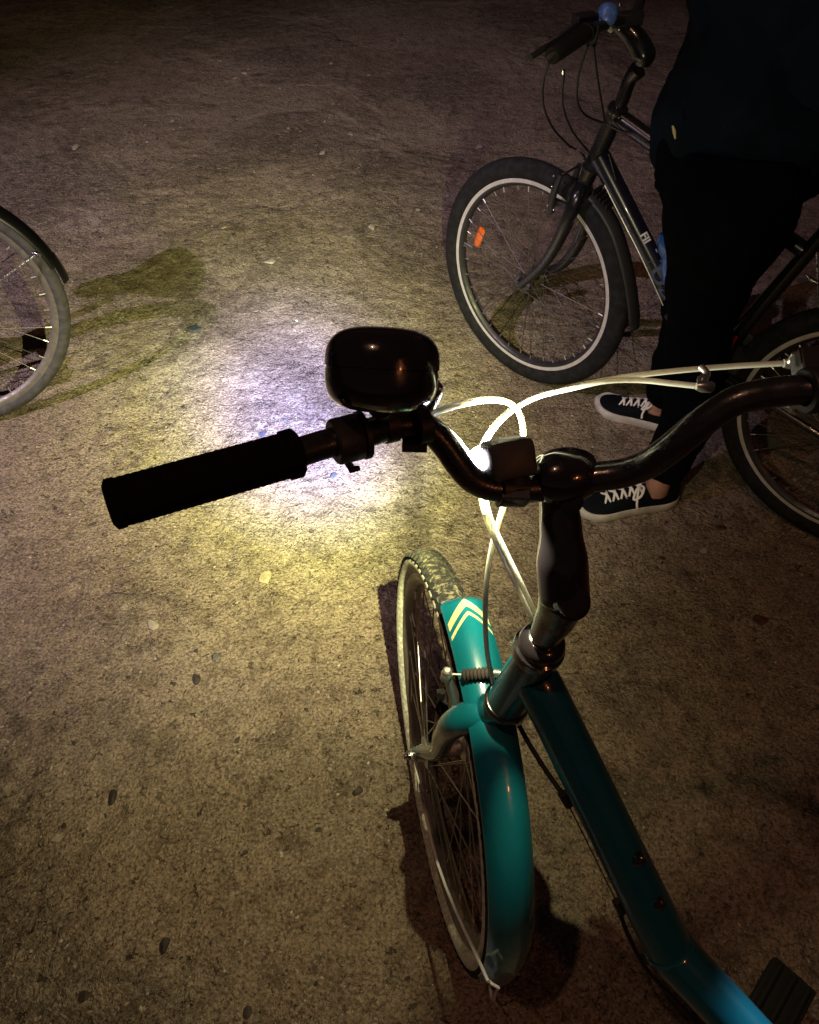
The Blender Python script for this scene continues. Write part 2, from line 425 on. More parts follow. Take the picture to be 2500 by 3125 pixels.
# ================================================================ ground
def vnoise(x, y, s, seed):
    r = np.random.default_rng(seed); G = r.random((64, 64))
    X = x * s; Y = y * s; xi = np.floor(X).astype(int); yi = np.floor(Y).astype(int); fx = X - xi; fy = Y - yi
    fx = fx * fx * (3 - 2 * fx); fy = fy * fy * (3 - 2 * fy)
    g = lambda a, b_: G[a % 64, b_ % 64]
    return (g(xi, yi) * (1 - fx) + g(xi + 1, yi) * fx) * (1 - fy) + (g(xi, yi + 1) * (1 - fx) + g(xi + 1, yi + 1) * fx) * fy - 0.5
def ground_h(x, y):
    return 0.006 * vnoise(x, y, 1.7, 1) + 0.005 * vnoise(x, y, 5.1, 2) + 0.0034 * vnoise(x, y, 14, 3) + 0.0028 * vnoise(x, y, 37, 4) + 0.0016 * vnoise(x, y, 83, 5)
def coords(lo, hi, step, far):
    a = list(np.arange(lo, hi + 1e-6, step)); s = step; x = hi
    while x < far: s *= 1.35; x += s; a.append(x)
    s = step; x = lo
    while x > -far: s *= 1.35; x -= s; a.insert(0, x)
    return np.array(a)
gx = coords(-1.7, 1.5, 0.0065, 70); gy = coords(0.18, 3.4, 0.0065, 70)
GX, GY = np.meshgrid(gx, gy); GZ = ground_h(GX, GY) - 0.002
nx, ny = len(gx), len(gy)
gv = np.stack([GX.ravel(), GY.ravel(), GZ.ravel()], 1)
ii = (np.arange(ny - 1)[:, None] * nx + np.arange(nx - 1)[None, :]).ravel()
gf = np.stack([ii, ii + 1, ii + 1 + nx, ii + nx], 1)
me = bpy.data.meshes.new('ground'); me.vertices.add(len(gv)); me.vertices.foreach_set('co', gv.ravel())
me.loops.add(gf.size); me.loops.foreach_set('vertex_index', gf.ravel()); me.polygons.add(len(gf))
me.polygons.foreach_set('loop_start', np.arange(len(gf)) * 4); me.polygons.foreach_set('loop_total', np.full(len(gf), 4))
me.update(calc_edges=True); me.shade_smooth(); me.materials.append(M['ground'])
g_o = bpy.data.objects.new('ground', me); col.objects.link(g_o); g_o['kind'] = 'structure'
g_o['label'] = 'sandy packed ground with fine grit and shallow pits'

def gh(x, y): return float(ground_h(np.array([x]), np.array([y]))[0]) - 0.002
# loose grit: one sheet of thousands of chips
def grit():
    b_v = []; b_f = []; b_m = []
    N = 26000
    xs = rng.uniform(-1, 1, N); ys = 0.2 + 4.8 * rng.random(N) ** 1.25; xs = xs * (0.75 + 0.42 * ys)
    keep = (vnoise(xs, ys, 2.3, 11) + 0.5) + 0.35 * rng.random(N) > 0.42
    xs = xs[keep]; ys = ys[keep]; hs = ground_h(xs, ys) - 0.002
    for x, y, z in zip(xs, ys, hs):
        s = 0.0010 + 0.0030 * rng.random() ** 4
        if rng.random() < 0.010: s *= 1.9
        a = rng.random() * 6.28; ca, sa = math.cos(a), math.sin(a); ex = s * (0.7 + rng.random() * 0.8); ey = s * (0.6 + .5 * rng.random()); ez = s * (0.35 + 0.4 * rng.random())
        o = len(b_v)
        for (p, q, r_) in ((1, 0, 0), (0.1, 1, 0), (-1, 0.2, 0), (-0.1, -0.9, 0), (0.15, 0.1, 1), (0.7, .6, .5)):
            X = p * ex; Y = q * ey; b_v.append((x + X * ca - Y * sa, y + X * sa + Y * ca, z + r_ * ez))
        mi = 0 if rng.random() < 0.5 else (1 if rng.random() < 0.75 else 2)
        for f in ((0, 5, 4), (5, 1, 4), (0, 1, 5), (1, 2, 4), (2, 3, 4), (3, 0, 4)): b_f.append(tuple(i + o for i in f)); b_m.append(mi)
    me = bpy.data.meshes.new('grit'); me.from_pydata(b_v, [], b_f)
    for m_ in (mat('tan_grit', (0.30, 0.25, 0.18), 0.8), mat('dark_grit', (0.07, 0.055, 0.045), 0.7), mat('pale_grit', (0.40, 0.36, 0.29), 0.7)): me.materials.append(m_)
    me.polygons.foreach_set('material_index', b_m)
    o = bpy.data.objects.new('grit', me); col.objects.link(o); o['kind'] = 'stuff'; o['label'] = 'fine loose grit scattered over the sandy ground'; o['category'] = 'grit'
grit()

def pebble(p, s, m, label, flat=0.5, seed=0, name='pebble', cat='pebble', elong=1.4):
    r = np.random.default_rng(seed + 100); b = MB()
    b.sphere((0, 0, 0), 1, seg=26, ring=16)
    vs = np.array(b.v); k = r.normal(size=(15, 3)); k /= np.linalg.norm(k, axis=1)[:, None]; d = 0.42 + 0.45 * r.random(15)
    dots = vs @ k.T; f = np.ones(len(vs))
    for i in range(15): f = np.minimum(f, d[i] / np.maximum(dots[:, i], 1e-3))
    vs = vs * f[:, None] * (1.05 if m.name.startswith('pale') else 1.3)
    a = r.random() * 6.28; ca, sa = math.cos(a), math.sin(a)
    vs = vs * np.array([s * elong, s, s * flat]); X = vs[:, 0] * ca - vs[:, 1] * sa; Yv = vs[:, 0] * sa + vs[:, 1] * ca
    vs = np.stack([X, Yv, vs[:, 2]], 1); z = gh(p[0], p[1])
    b.v = [(p[0] + a_, p[1] + b_, z + c_ + s * flat * 0.45) for a_, b_, c_ in vs]
    o = b.build(name, m, None, base=V((p[0], p[1], z)))
    try: o.data.set_sharp_from_angle(angle=R(24))
    except Exception: pass
    tag(o, label, cat, 'stones and bits lying on the ground'); return o
PM = dict(dark=mat('dark_stone', (0.045, 0.036, 0.030), 0.75, noise=0.4, nscale=120, bump=.6), pale=mat('pale_stone', (0.31, 0.28, 0.225), 0.7, noise=0.25, nscale=120, bump=.6),
          blue=mat('blue_grey_stone', (0.055, 0.062, 0.075), 0.55, noise=0.4, nscale=160, bump=.5), tan=mat('tan_stone', (0.34, 0.27, 0.17), 0.75, noise=0.3, nscale=120, bump=.6),
          leaf=mat('dry_leaf', (0.07, 0.025, 0.015), 0.6, noise=0.5, nscale=100))
for i, (p, s, m_, fl, lab) in enumerate([
    ((-0.5710,0.6170,0.0000), .0105, 'dark', .7, 'dark angular stone alone at lower left of the sand'),
    ((-0.0900,0.6380,0.0000), .0085, 'dark', .8, 'brown angular stone just left of the teal bicycle wheel shadow'),
    ((-0.4100,0.3540,0.0000), .0085, 'dark', .8, 'blackish pebble near the bottom, nearest large dark one to the lower edge'),
    ((-0.4270,0.9390,0.0000), .0075, 'blue', .7, 'dark blue-grey pebble above a smaller dark one at left of the front wheel'),
    ((-0.4590,0.8810,0.0000), .0085, 'dark', .45, 'flat dark crumbly stone below the blue-grey pebble'),
    ((-0.5820,1.0170,0.0000), .0120, 'pale', .4, 'pale flat stone left of the blue-grey pebble'),
    ((-0.3430,1.1590,0.0000), .0150, 'tan', .4, 'yellowish flat stone in the yellow edge of the light pool'),
    ((-0.2110,1.5080,0.0000), .0085, 'blue', .5, 'blue chip under the black grip in the bright light pool'),
    ((-0.3690,1.7290,0.0000), .0050, 'blue', .6, 'tiny blue chip above the grip end in the light pool'),
    ((-0.4220,1.6710,0.0000), .0100, 'blue', .35, 'flat bluish chip above the middle of the black grip'),
    ((-0.7130,2.1510,0.0000), .0150, 'blue', .4, 'slate blue stone right of the grey wheel shadow'),
    ((-0.5200,2.5540,0.0000), .0180, 'pale', .4, 'pale flat stone right of the saddle shadow'),
    ((-1.4620,3.4000,0.0000), .0210, 'pale', .5, 'pale stone at upper left of the dark ground'),
    ((-0.4110,3.4170,0.0000), .0180, 'pale', .4, 'pale stone in the dim ground above the bell'),
    ((-0.1700,2.8090,0.0000), .0180, 'pale', .5, 'whitish stone between bell and black bicycle wheel'),
    ((-0.3310,3.0340,0.0000), .0170, 'pale', .3, 'pale sliver of stone left of the black bicycle wheel'),
    ((0.2600,3.5060,0.0000), .0200, 'pale', .25, 'pale flat stone above the black bicycle tyre'),
    ((0.1720,1.1910,0.0000), .0045, 'dark', .6, 'tiny dark pebble between the tyre and the cables'),
    ((-0.6550,0.5320,0.0000), .0130, 'pale', .3, 'faint pale stone patch at lower left edge'),
    ((-0.5280,0.2740,0.0000), .0085, 'dark', .5, 'dark stone close to the bottom left corner'),
    ((-0.2510,0.2580,0.0000), .0070, 'dark', .5, 'dark stone at the bottom edge below the sand'),
    ((-0.2960,0.5140,0.0000), .0045, 'dark', .6, 'small dark pebble left of the black wheel shadow'),
    ((0.0010,2.9540,0.0000), .0100, 'pale', .4, 'small pale stone left of the orange wheel reflector'),
    ((0.8100,1.3600,0.0000), .0100, 'leaf', .3, 'small dark leaf bit right of the near shoe'),
    ((0.6380,1.2570,0.0000), .0060, 'leaf', .5, 'small dark reddish bit below the near shoe'),
    ((0.8300,1.0710,0.0000), .0140, 'leaf', .3, 'dark reddish leaf bit on the sand at the right'),
    ((0.7460,1.2820,0.0000), .0110, 'pale', .3, 'pale grey stone chip below the heel of the near shoe')]):
    nm = 'leaf' if m_ == 'leaf' else 'stone'
    pebble(p, s, PM[m_], lab, fl, i, nm, nm)

for k in range(34):
    q = (-1.55 + 1.75 * rng.random(), 2.45 + 2.0 * rng.random())
    pebble(q, .0045 + .0085 * rng.random() ** 2, PM['pale' if k % 3 else 'tan'], 'small pale stone strewn over the dim ground beyond the light pool', .35 + .2 * rng.random(), 200 + k, 'stone', 'stone')
for k in range(26):
    q = (-0.75 + 0.62 * rng.random(), 0.30 + 0.72 * rng.random())
    pebble(q, .0022 + .0030 * rng.random() ** 2, PM['dark'], 'tiny dark stone strewn over the sand at the lower left', .5, 300 + k, 'stone', 'stone')

# ================================================================ TEAL BICYCLE
TC = V((0.0578, 0.5768, 0))
t_psi, t_lam = R(102.05), R(-1.8); RT = 0.3306
th_, tn_, tu_ = wheel_axes(t_psi, t_lam)
WC = TC + tu_ * RT
teal = root('bicycle', (0.25, 0.35, 0), 'teal bicycle with black handlebar, white cables and a lit front lamp, in the foreground', 'bicycle')
make_wheel('front_wheel', teal, WC, t_psi, t_lam, RT, 0.0232, 0.2955, 'teal', knobs=84)
FC = WC - th_ * 0.0154 + tu_ * 0.0506
fn = fender('front_mudguard', teal, FC, th_, tn_, tu_, 0.3347, 79, 187, 0.0291, M['teal'], depth=0.016)
# cream chevrons near the tip of the mudguard
def chevron(a0, wdt):
    b = MB(); K = 14; vs = []
    for e in (0, 1):
        for k in range(K + 1):
            a = -0.93 + 1.86 * k / K
            t = R(a0 + (1 if e else 0) * wdt + 5.2 * abs(a) ** 1.1)
            rd = th_ * math.cos(t) + tu_ * math.sin(t)
            vs.append(FC + rd * (0.3347 - 0.016 * (a * a) ** 1.15 + 0.0007) + tn_ * a * 0.0291)
    b.add(vs, [(k, k + 1, K + 2 + k, K + 1 + k) for k in range(K)])
    part('stripe', b, M['cream'], fn)
chevron(82.4, 2.2); chevron(86.0, 1.0)
# stay
ax_l = WC + tn_ * 0.050
tube1('mudguard_stay', [WC + tn_ * 0.052 - tu_ * 0.004, (0.0573,0.4012,0.3152), (0.1063,0.2422,0.4321), (0.1151,0.2253,0.4357), (0.1272,0.2201,0.4268)], [.0022] * 5, M['stay'], teal, seg=8, n=5)
tube1('mudguard_stay', [WC - tn_ * 0.052 - tu_ * 0.004, (0.1534,0.3003,0.0566), (0.1519,0.2628,0.2042)], [.0022] * 3, M['stay'], teal, seg=8, n=5)
# fork
crown = V((0.1068,0.4642,0.6848)); 
legL = [crown, V((0.0812,0.4642,0.6715)), V((0.0641,0.4691,0.6425)), V((0.0554,0.4884,0.5663)), V((0.0496,0.5161,0.4575)), WC + tn_ * 0.047 + tu_ * 0.012]
b = MB(); b.tube(legL, [.0185, .0200, .0185, .0160, .0130, .0085], n=8, seg=24)
mir = lambda p: p - tn_ * 2 * ((p - WC).dot(tn_))
legR = [crown + tu_ * -0.001] + [mir(p) for p in legL[1:]]
b.tube(legR, [.0180, .0200, .0185, .0160, .0130, .0085], n=8, seg=24)
ht_b = V((0.1199,0.4570,0.7251)); ht_t = V((0.1391,0.4502,0.8457)); sd = (ht_t - ht_b).normalized()
b.tube([crown - sd * 0.012, crown + sd * 0.012, ht_b + sd * -0.004], [.019, .022, .021], seg=24)
fk = part('fork', b, M['teal'], teal)
for s in (1, -1):
    b = MB(); c0 = WC + tn_ * 0.050 * s
    b.box(c0 + tu_ * 0.004, th_ * 0.009, tn_ * 0.0025, tu_ * 0.014)
    b.lathe([(0, -.008), (.0085, -.008), (.0085, .004), (.005, .006), (.005, .0105), (0, .0105)], WC + tn_ * 0.058 * s, tn_ * s, seg=6)
    part('dropout', b, M['chrome'], teal, bevel=.001)

# head tube, cups
b = MB(); b.tube([ht_b, ht_t], [.0245, .0225], seg=32)
hd = part('head_tube', b, M['teal_shaded'], teal)
b = MB(); b.lathe([(.0, -.012), (.021, -.012), (.0265, -.008), (.0275, -.001), (.0255, .003), (.0225, .004)], ht_b, sd, seg=40)
part('headset_cup', b, M['black_gloss'], teal)
hs = V((0.1379,0.4413,0.8778)); 
b = MB(); b.lathe([(.0225, -.024), (.0262, -.022), (.0272, -.014), (.0268, -.008), (.0240, -.006), (.0245, .000), (.0225, .006), (.0165, .011), (.012, .012)], hs, sd, seg=48)
part('headset_cup', b, M['black_gloss'], teal)
# stem
b = MB(); piv = V((0.1432,0.4314,0.9756)); clampc = V((0.1256,0.4815,1.0796))
b.tube([hs - sd * 0.01, hs + sd * 0.012, V((0.1388,0.4368,0.9071)), V((0.1427,0.4349,0.9387)), piv], [.0150, .0150, .0165, .0200, .0225], n=5, seg=28)
part('stem', b, M['black_satin'], teal)
sup = (V((0, 0, 1)) * 0.6 + V((0, -0.75, 0))).normalized()
b = MB(); arm = [piv + (piv - clampc).normalized() * 0.016, piv, V((0.1382,0.4447,1.0046)), V((0.1340,0.4590,1.0332)), V((0.1294,0.4718,1.0577)), clampc, clampc + (clampc - piv).normalized() * 0.012]
b.tube(arm, [.013, .0230, .0228, .0185, .0165, .0200, .014], n=6, seg=30, flat=1.02)
sa = part('stem_arm', b, M['black_gloss'], teal)
xv = V((0.978, 0.2087, 0)).normalized()
b = MB(); b.lathe([(.012, -.026), (.0165, -.025), (.0205, -.020), (.0240, -.010), (.0250, .0), (.0240, .010), (.0205, .020), (.0165, .025), (.012, .026)], clampc + V((0.006, 0, 0)), xv, seg=40)
part('bar_clamp', b, M['black_gloss'], sa)
tocam = (V((0, 0, 1.575)) - clampc).normalized()
b = MB(); cb = V((0.1364,0.4599,1.0712))
b.lathe([(0, .004), (.0075, .004), (.0105, .002), (.011, -.006), (.0, -.006)], cb, tocam, seg=24)
part('bolt', b, M['rubber'], sa); b = MB(); b.lathe([(0, .003), (.013, .003), (.0165, .0), (.017, -.010), (.0, -.010)], V((0.1459,0.4135,0.9885)), tocam, seg=28)
part('bolt', b, M['rubber'], sa)
# handlebar
bar = [(-0.0854,0.4275,1.1520), (-0.0637,0.4420,1.1487), (-0.0370,0.4552,1.1470), (-0.0198,0.4670,1.1440), (-0.0018,0.4752,1.1406), (0.0146,0.4779,1.1323), (0.0277,0.4737,1.1193), (0.0394,0.4672,1.1043), (0.0525,0.4633,1.0902), (0.0715,0.4646,1.0807), (0.0964,0.4690,1.0766), (0.1130,0.4722,1.0754),
       (0.1332,0.4769,1.0782), (0.1566,0.4771,1.0837), (0.1786,0.4744,1.0920), (0.1952,0.4707,1.1074), (0.2080,0.4684,1.1280), (0.2215,0.4695,1.1489), (0.2358,0.4726,1.1650), (0.2508,0.4746,1.1760), (0.2756,0.4751,1.1832), (0.3030,0.4706,1.1898), (0.3373,0.4493,1.2044), (0.3754,0.4202,1.2188)]
rb = [.0113] * 9 + [.0122, .0127, .0127, .0127, .0127, .0125] + [.0122] * 3 + [.0115] * 6
hb = tube1('handlebar', bar, rb, M['black_satin'], teal, n=6, seg=28)
# left grip with ribbed sleeve and flanges
def grip(a, c, name, r=0.0172):
    a, c = V(a), V(c); ax = (c - a); L = ax.length; ax.normalize()
    prof = [(0, 0), (r * 0.8, 0), (r * 1.05, .0025), (r * 1.05, .008), (r, .009)]; nrib = 46
    for i in range(nrib):
        hh = .009 + (L - .020) * (i + .5) / nrib; prof.append((r + (.0003 if i % 2 else 0), hh))
    prof += [(r, L - .011), (r * 1.10, L - .0105), (r * 1.10, L - .002), (r * 0.95, L), (0.010, L)]
    b = MB(); b.lathe(prof, a, ax, seg=36); return part(name, b, M['grip'], teal)
grip((-0.2059,0.3611,1.1628), (-0.0839,0.4288,1.1518), 'grip')
grip((0.3868,0.4059,1.2261), (0.3140,0.4650,1.1943), 'grip')
# collar of the brake lever clamp on the left
c0 = V((-0.0493,0.4492,1.1471)); bd = (V((-0.0370,0.4552,1.1470)) - V((-0.0637,0.4420,1.1487))).normalized()
b = MB(); b.lathe([(.0112, -.0115), (.0165, -.0115), (.0180, -.010), (.0183, .008), (.0165, .0105), (.0112, .0105)], c0, bd, seg=36)
b.lathe([(.0112, .0105), (.0190, .0108), (.0192, .0145), (.0112, .015)], c0, bd, seg=36)
b.tube([c0 + V((0.0, -.010, -.014)), c0 + V((.004, -.013, -.020)), c0 + V((.010, -.012, -.019))], [.003, .0035, .002], seg=10)
part('lever_clamp', b, M['plastic'], teal)
tube1('brake_lever', [(-0.0488,0.4859,1.1234), (-0.0623,0.5323,1.1109), (-0.0908,0.5296,1.1085), (-0.1238,0.4922,1.1223), (-0.1579,0.4539,1.1352), (-0.1839,0.4350,1.1386)][:0] or [(0.0113,0.4968,1.1330), (0.0168,0.5011,1.1435), (0.0201,0.5022,1.1537), (0.0183,0.5048,1.1600)], [.004, .0055, .005, .003], M['chrome'], teal, n=4, seg=10)
# right brake lever and shifter
lev = part('lever_clamp', (lambda bb: (bb.lathe([(.0112, -.010), (.0175, -.010), (.017, .010), (.0112, .010)], (0.3011,0.4705,1.1898), xv, seg=30), bb.box((0.3207,0.5100,1.1845), (.022, .002, 0), (0, .010, .004), (0, -.004, .009)), bb)[-1])(MB()), M['plastic'], teal, bevel=.002)
tube1('brake_lever', [(0.2799,0.5073,1.1422), (0.2991,0.5047,1.1466), (0.3128,0.4986,1.1478), (0.3207,0.4983,1.1543), (0.3212,0.4990,1.1615)], [.0018, .0035, .0068, .0055, .003], M['chrome'], teal, n=5, seg=12)
b = MB(); b.lathe([(0, -.006), (.0035, -.006), (.0048, -.002), (.0048, .004), (.003, .006), (0, .006)], (0.3099,0.5337,1.1655), (1, 0, .1), seg=14)
b.tube([(0.3072,0.5329,1.1647), (0.3093,0.5317,1.1704), (0.3084,0.5313,1.1766)], [.003, .004, .003], seg=10)
part('cable_adjuster', b, M['alu'], teal); b = MB(); b.lathe([(0, -.007), (.003, -.007), (.0046, -.003), (.0046, .005), (.003, .007), (0, .007)], (0.2343,0.5060,1.1611), (1, -.05, 0), seg=14)
part('cable_adjuster', b, M['alu'], teal)
b = MB(); b.tube([(0.2361,0.5299,1.1621), (0.2392,0.5219,1.1618), (0.2355,0.5129,1.1605), (0.2369,0.5055,1.1606)], [.0030, .0028, .0026, .0030], n=4, seg=10)
b.tube([(0.2355,0.5129,1.1605), (0.2315,0.5123,1.1599), (0.2314,0.5154,1.1627), (0.2360,0.5183,1.1626)], .0016, n=3, seg=8)
part('lever_bracket', b, M['alu'], teal)
# bell
bc = V((-0.0229,0.4674,1.2004)); by = V((0.03, 0.60, 0.79)).normalized(); bx = V((1, 0.0, 0)); bx = (bx - by * bx.dot(by)).normalized(); bz = bx.cross(by)
def half(sg, r, hh, p):
    prof = []
    for i in range(15):
        t = math.pi / 2 * i / 14; prof.append((r * math.cos(t) ** p, sg * (.0006 + hh * math.sin(t) ** p)))
    return prof
bell = MB(); bell.lathe([(0, -.0015), (.0412, -.0015), (.0412, .0015), (0, .0015)][1:3], bc, by, seg=64)
bell.lathe(half(1, .0422, .0290, 0.66), bc + by * .0014, by, seg=64)
bl = part('bell', bell, M['black_gloss'], teal)
b = MB(); b.lathe(half(-1, .0418, .0300, 0.62), bc - by * .0002, by, seg=64)
part('bell_base', b, M['black_gloss'], bl)
b = MB(); bb0 = V((-0.0173,0.4700,1.1441)); b.tube([bc - by * 0.026, bb0 + by * .010], [.010, .008], seg=16)
for s in (-.008, .008): b.lathe([(.0113, -.005), (.0145, -.005), (.0145, .005), (.0113, .005)], bb0 + V((s * 1.6 + .012, 0, 0)), bd, seg=24)
b.box(bb0 + V((.02, -.006, -.016)), V((.010, 0, 0)), V((0, .004, 0)), V((0, 0, .004)))
part('bell_bracket', b, M['plastic'], bl)
# front lamp
lback = V((0.0839,0.4614,1.1178)); tgt = V((-0.2960,1.6900,0.0000))
ld = (tgt - lback).normalized(); ls = ld.cross(V((0, 0, 1))).normalized(); lu = ls.cross(ld).normalized()
def ring(c, w, hh, k=0.006):
    out = []
    for (sx, sy) in ((1, 1), (-1, 1), (-1, -1), (1, -1)):
        for t in range(5):
            a = math.pi / 2 * t / 4 + {(1, 1): 0, (-1, 1): math.pi / 2, (-1, -1): math.pi, (1, -1): 1.5 * math.pi}[(sx, sy)]
            out.append(c + ls * (sx * (w - k) + k * math.cos(a)) + lu * (sy * (hh - k) + k * math.sin(a)))
    return out
b = MB(); secs = [(.000, .0150, .0120), (.0015, .0185, .0150), (.006, .0195, .0165), (.030, .0190, .0165), (.040, .0165, .0150), (.046, .0150, .0140)]
vs = []; fs = []
for (o_, w_, h_) in secs: vs += ring(lback + ld * o_, w_, h_)
for i in range(len(secs) - 1):
    for k in range(20): fs.append((i * 20 + k, i * 20 + (k + 1) % 20, (i + 1) * 20 + (k + 1) % 20, (i + 1) * 20 + k))
fs.append(tuple(range(19, -1, -1))); b.add(vs, fs)
b.add(ring(lback + ld * .043, .0150, .0140), [tuple(range(20))])
lamp = part('headlight', b, M['lamp_plastic'], teal)
b = MB(); b.sphere(lback + ld * .043 - ls * .0095, 1, (ls * .0190, lu * .0130, ld * .0090), seg=24, ring=12)
part('lens', b, M['glass_white'], lamp)
b = MB(); b.lathe([(.0126, -.012), (.0165, -.012), (.0165, .012), (.0126, .012)], (0.0857,0.4681,1.0771), V((0.0964,0.4690,1.0766)) - V((0.0715,0.4646,1.0807)), seg=30)
b.tube([V((0.0856,0.4707,1.0940)), V((0.0848,0.4624,1.0868))], [.0135, .0145], seg=20)
b.box((0.0878,0.4551,1.0803), (.012, 0, 0), (0, .004, .002), (0, -.002, .006))
part('mounting_clamp', b, M['lamp_plastic'], lamp, bevel=.0012)
lpos = lback + ld * .057
def lampchild(o): o.parent = lamp; o.matrix_parent_inverse = Matrix.Translation(-V((0.25, 0.35, 0)))
# the lamp's beam: cold white core, yellow ring, dim warm spill (a profile over the angle from its axis)
pl = bpy.data.lights.new('headlight_beam', 'POINT'); pl.energy = 130.0; pl.color = (1, 1, 1); pl.shadow_soft_size = .0035
pl.use_nodes = True; pn = pl.node_tree.nodes; pk = pl.node_tree.links; em = pn['Emission']
ptc = pn.new('ShaderNodeTexCoord'); psx = pn.new('ShaderNodeSeparateXYZ'); pk.new(ptc.outputs['Normal'], psx.inputs[0])
pac = pn.new('ShaderNodeMath'); pac.operation = 'ARCCOSINE'; pac.use_clamp = False
pneg = pn.new('ShaderNodeMath'); pneg.operation = 'MULTIPLY'; pneg.inputs[1].default_value = -1.0; pk.new(psx.outputs[2], pneg.inputs[0]); pk.new(pneg.outputs[0], pac.inputs[0])
pdv = pn.new('ShaderNodeMath'); pdv.operation = 'DIVIDE'; pdv.inputs[1].default_value = math.pi / 2; pk.new(pac.outputs[0], pdv.inputs[0])
prp = pn.new('ShaderNodeValToRGB'); prp.color_ramp.interpolation = 'LINEAR'
BEAM = [(0, 7.2, 7.6, 15.5), (5, 7.1, 7.4, 13.2), (9, 5.8, 6.0, 6.4), (12, 4.1, 4.4, 2.7), (15, 2.8, 2.95, 1.1), (20, 1.75, 1.7, .72), (24, 1.15, 1.08, .50), (30, .72, .66, .36), (39, .34, .305, .165), (50, .19, .165, .088), (62, .14, .125, .07), (90, .13, .12, .08)]
el = prp.color_ramp.elements
while len(el) < len(BEAM): el.new(0.5)
for e_, (a_, r_, g_, b_) in zip(el, BEAM): e_.position = a_ / 90
for e_, (a_, r_, g_, b_) in zip(el, BEAM): e_.color = (r_ / 22, g_ / 22, b_ / 22, 1)
pk.new(pdv.outputs[0], prp.inputs[0]); pk.new(prp.outputs[0], em.inputs['Color']); 
pmr = pn.new('ShaderNodeMapRange'); pmr.interpolation_type = 'SMOOTHSTEP'; pmr.inputs[1].default_value = -0.10; pmr.inputs[2].default_value = 0.62; pmr.inputs[3].default_value = 22.0; pmr.inputs[4].default_value = 5.0
pk.new(psx.outputs[0], pmr.inputs[0]); pk.new(pmr.outputs[0], em.inputs['Strength'])
po = bpy.data.objects.new('headlight_beam', pl); col.objects.link(po)
po.matrix_world = Matrix.Translation(lpos - ls * .003) @ (V((-0.2970,1.7450,0.0000)) - lpos).to_track_quat('-Z', 'Y').to_matrix().to_4x4(); lampchild(po)
# cables
def cable(name, pts, r=.0026, m='cable_white', n=8, parent=teal): return tube1(name, pts, [r] * len(pts), M[m], parent, n=n, seg=12)
cable('brake_cable', [(0.3081,0.5353,1.1642), (0.2560,0.5382,1.1561), (0.2022,0.5350,1.1506), (0.1630,0.5270,1.1489), (0.1329,0.5309,1.1363), (0.1093,0.5438,1.1144), (0.0923,0.5457,1.1015), (0.0751,0.5333,1.0918), (0.0632,0.5119,1.0877), (0.0586,0.4936,1.0796), (0.0621,0.4850,1.0534), (0.0718,0.4871,1.0113), (0.0883,0.4771,0.9758), (0.1088,0.4664,0.9332), (0.1307,0.4650,0.8786), (0.1436,0.4716,0.8311), (0.1526,0.4756,0.7548)], .0024)
cable('gear_cable', [(0.2335,0.5084,1.1591), (0.2106,0.5154,1.1560), (0.1853,0.5208,1.1541), (0.1584,0.5197,1.1531), (0.1349,0.5274,1.1386), (0.1115,0.5412,1.1174), (0.0932,0.5419,1.1034), (0.0766,0.5296,1.0952), (0.0644,0.5083,1.0912), (0.0599,0.4901,1.0832), (0.0647,0.4824,1.0564), (0.0758,0.4853,1.0136), (0.0916,0.4776,0.9803), (0.1125,0.4660,0.9394), (0.1339,0.4648,0.8851), (0.1489,0.4717,0.8312), (0.1583,0.4757,0.7549)], .0024)
cable('brake_cable', [(0.0160,0.4931,1.1364), (0.0347,0.4930,1.1456), (0.0584,0.5211,1.1277), (0.0801,0.5364,1.1145), (0.0937,0.5420,1.0995), (0.1001,0.5390,1.0835), (0.1010,0.5279,1.0697), (0.0973,0.5144,1.0579), (0.0909,0.5023,1.0446), (0.0850,0.4920,1.0155), (0.0809,0.4910,0.9681), (0.0801,0.4881,0.9189), (0.0833,0.4832,0.8614), (0.0900,0.4785,0.8039), (0.0996,0.4746,0.7539), (0.1116,0.4670,0.7140)], .0028)
cable('gear_cable', [(0.0257,0.4932,1.1245), (0.0375,0.5249,1.0844), (0.0510,0.5681,1.0292), (0.0624,0.5883,0.9938), (0.0644,0.5599,1.0060), (0.0655,0.5398,1.0084), (0.0670,0.5130,1.0234), (0.0693,0.4918,1.0287), (0.0761,0.4849,1.0094)], .0012)
# V brake: left arm, noodle, bellows
b = MB(); b.tube([(0.0718,0.4854,0.6303), (0.0632,0.4953,0.6589), (0.0549,0.5006,0.6902), (0.0505,0.5040,0.7065)], [.008, .0075, .006, .006], n=4, seg=12)
b.lathe([(0, -.012), (.0055, -.012), (.0070, -.009), (.0070, .002), (.0055, .004), (.0055, .009), (.0035, .011), (0, .011)], (0.0504,0.5006,0.7075), tu_, seg=18)
b.box((0.0628,0.4939,0.6444), tn_ * .004, th_ * .010, tu_ * .008)
br = part('brake_arm', b, M['alu'], teal)
b = MB(); b.box((0.0507,0.5105,0.6123), tn_ * .005, th_ * .020, tu_ * .006); b.tube([(0.0489,0.5185,0.6327), (0.0460,0.5119,0.6003), (0.0520,0.5085,0.5840)], .005, seg=10, n=3)
part('brake_pad', b, M['rubber'], br)
tube1('brake_wire', [(0.0460,0.5008,0.7077), (0.0698,0.5000,0.7096)], .0012, M['cable_white'], teal, seg=8)
b = MB(); a0 = V((0.0694,0.4994,0.7091)); a1 = V((0.1067,0.4964,0.7225)); L = (a1 - a0).length; prof = [(0, 0)]
for i in range(17): prof.append((.0078 if i % 2 else .0058, L * (i + .3) / 17))
prof.append((0, L)); b.lathe(prof, a0, a1 - a0, seg=20); part('bellows', b, M['boot'], teal)
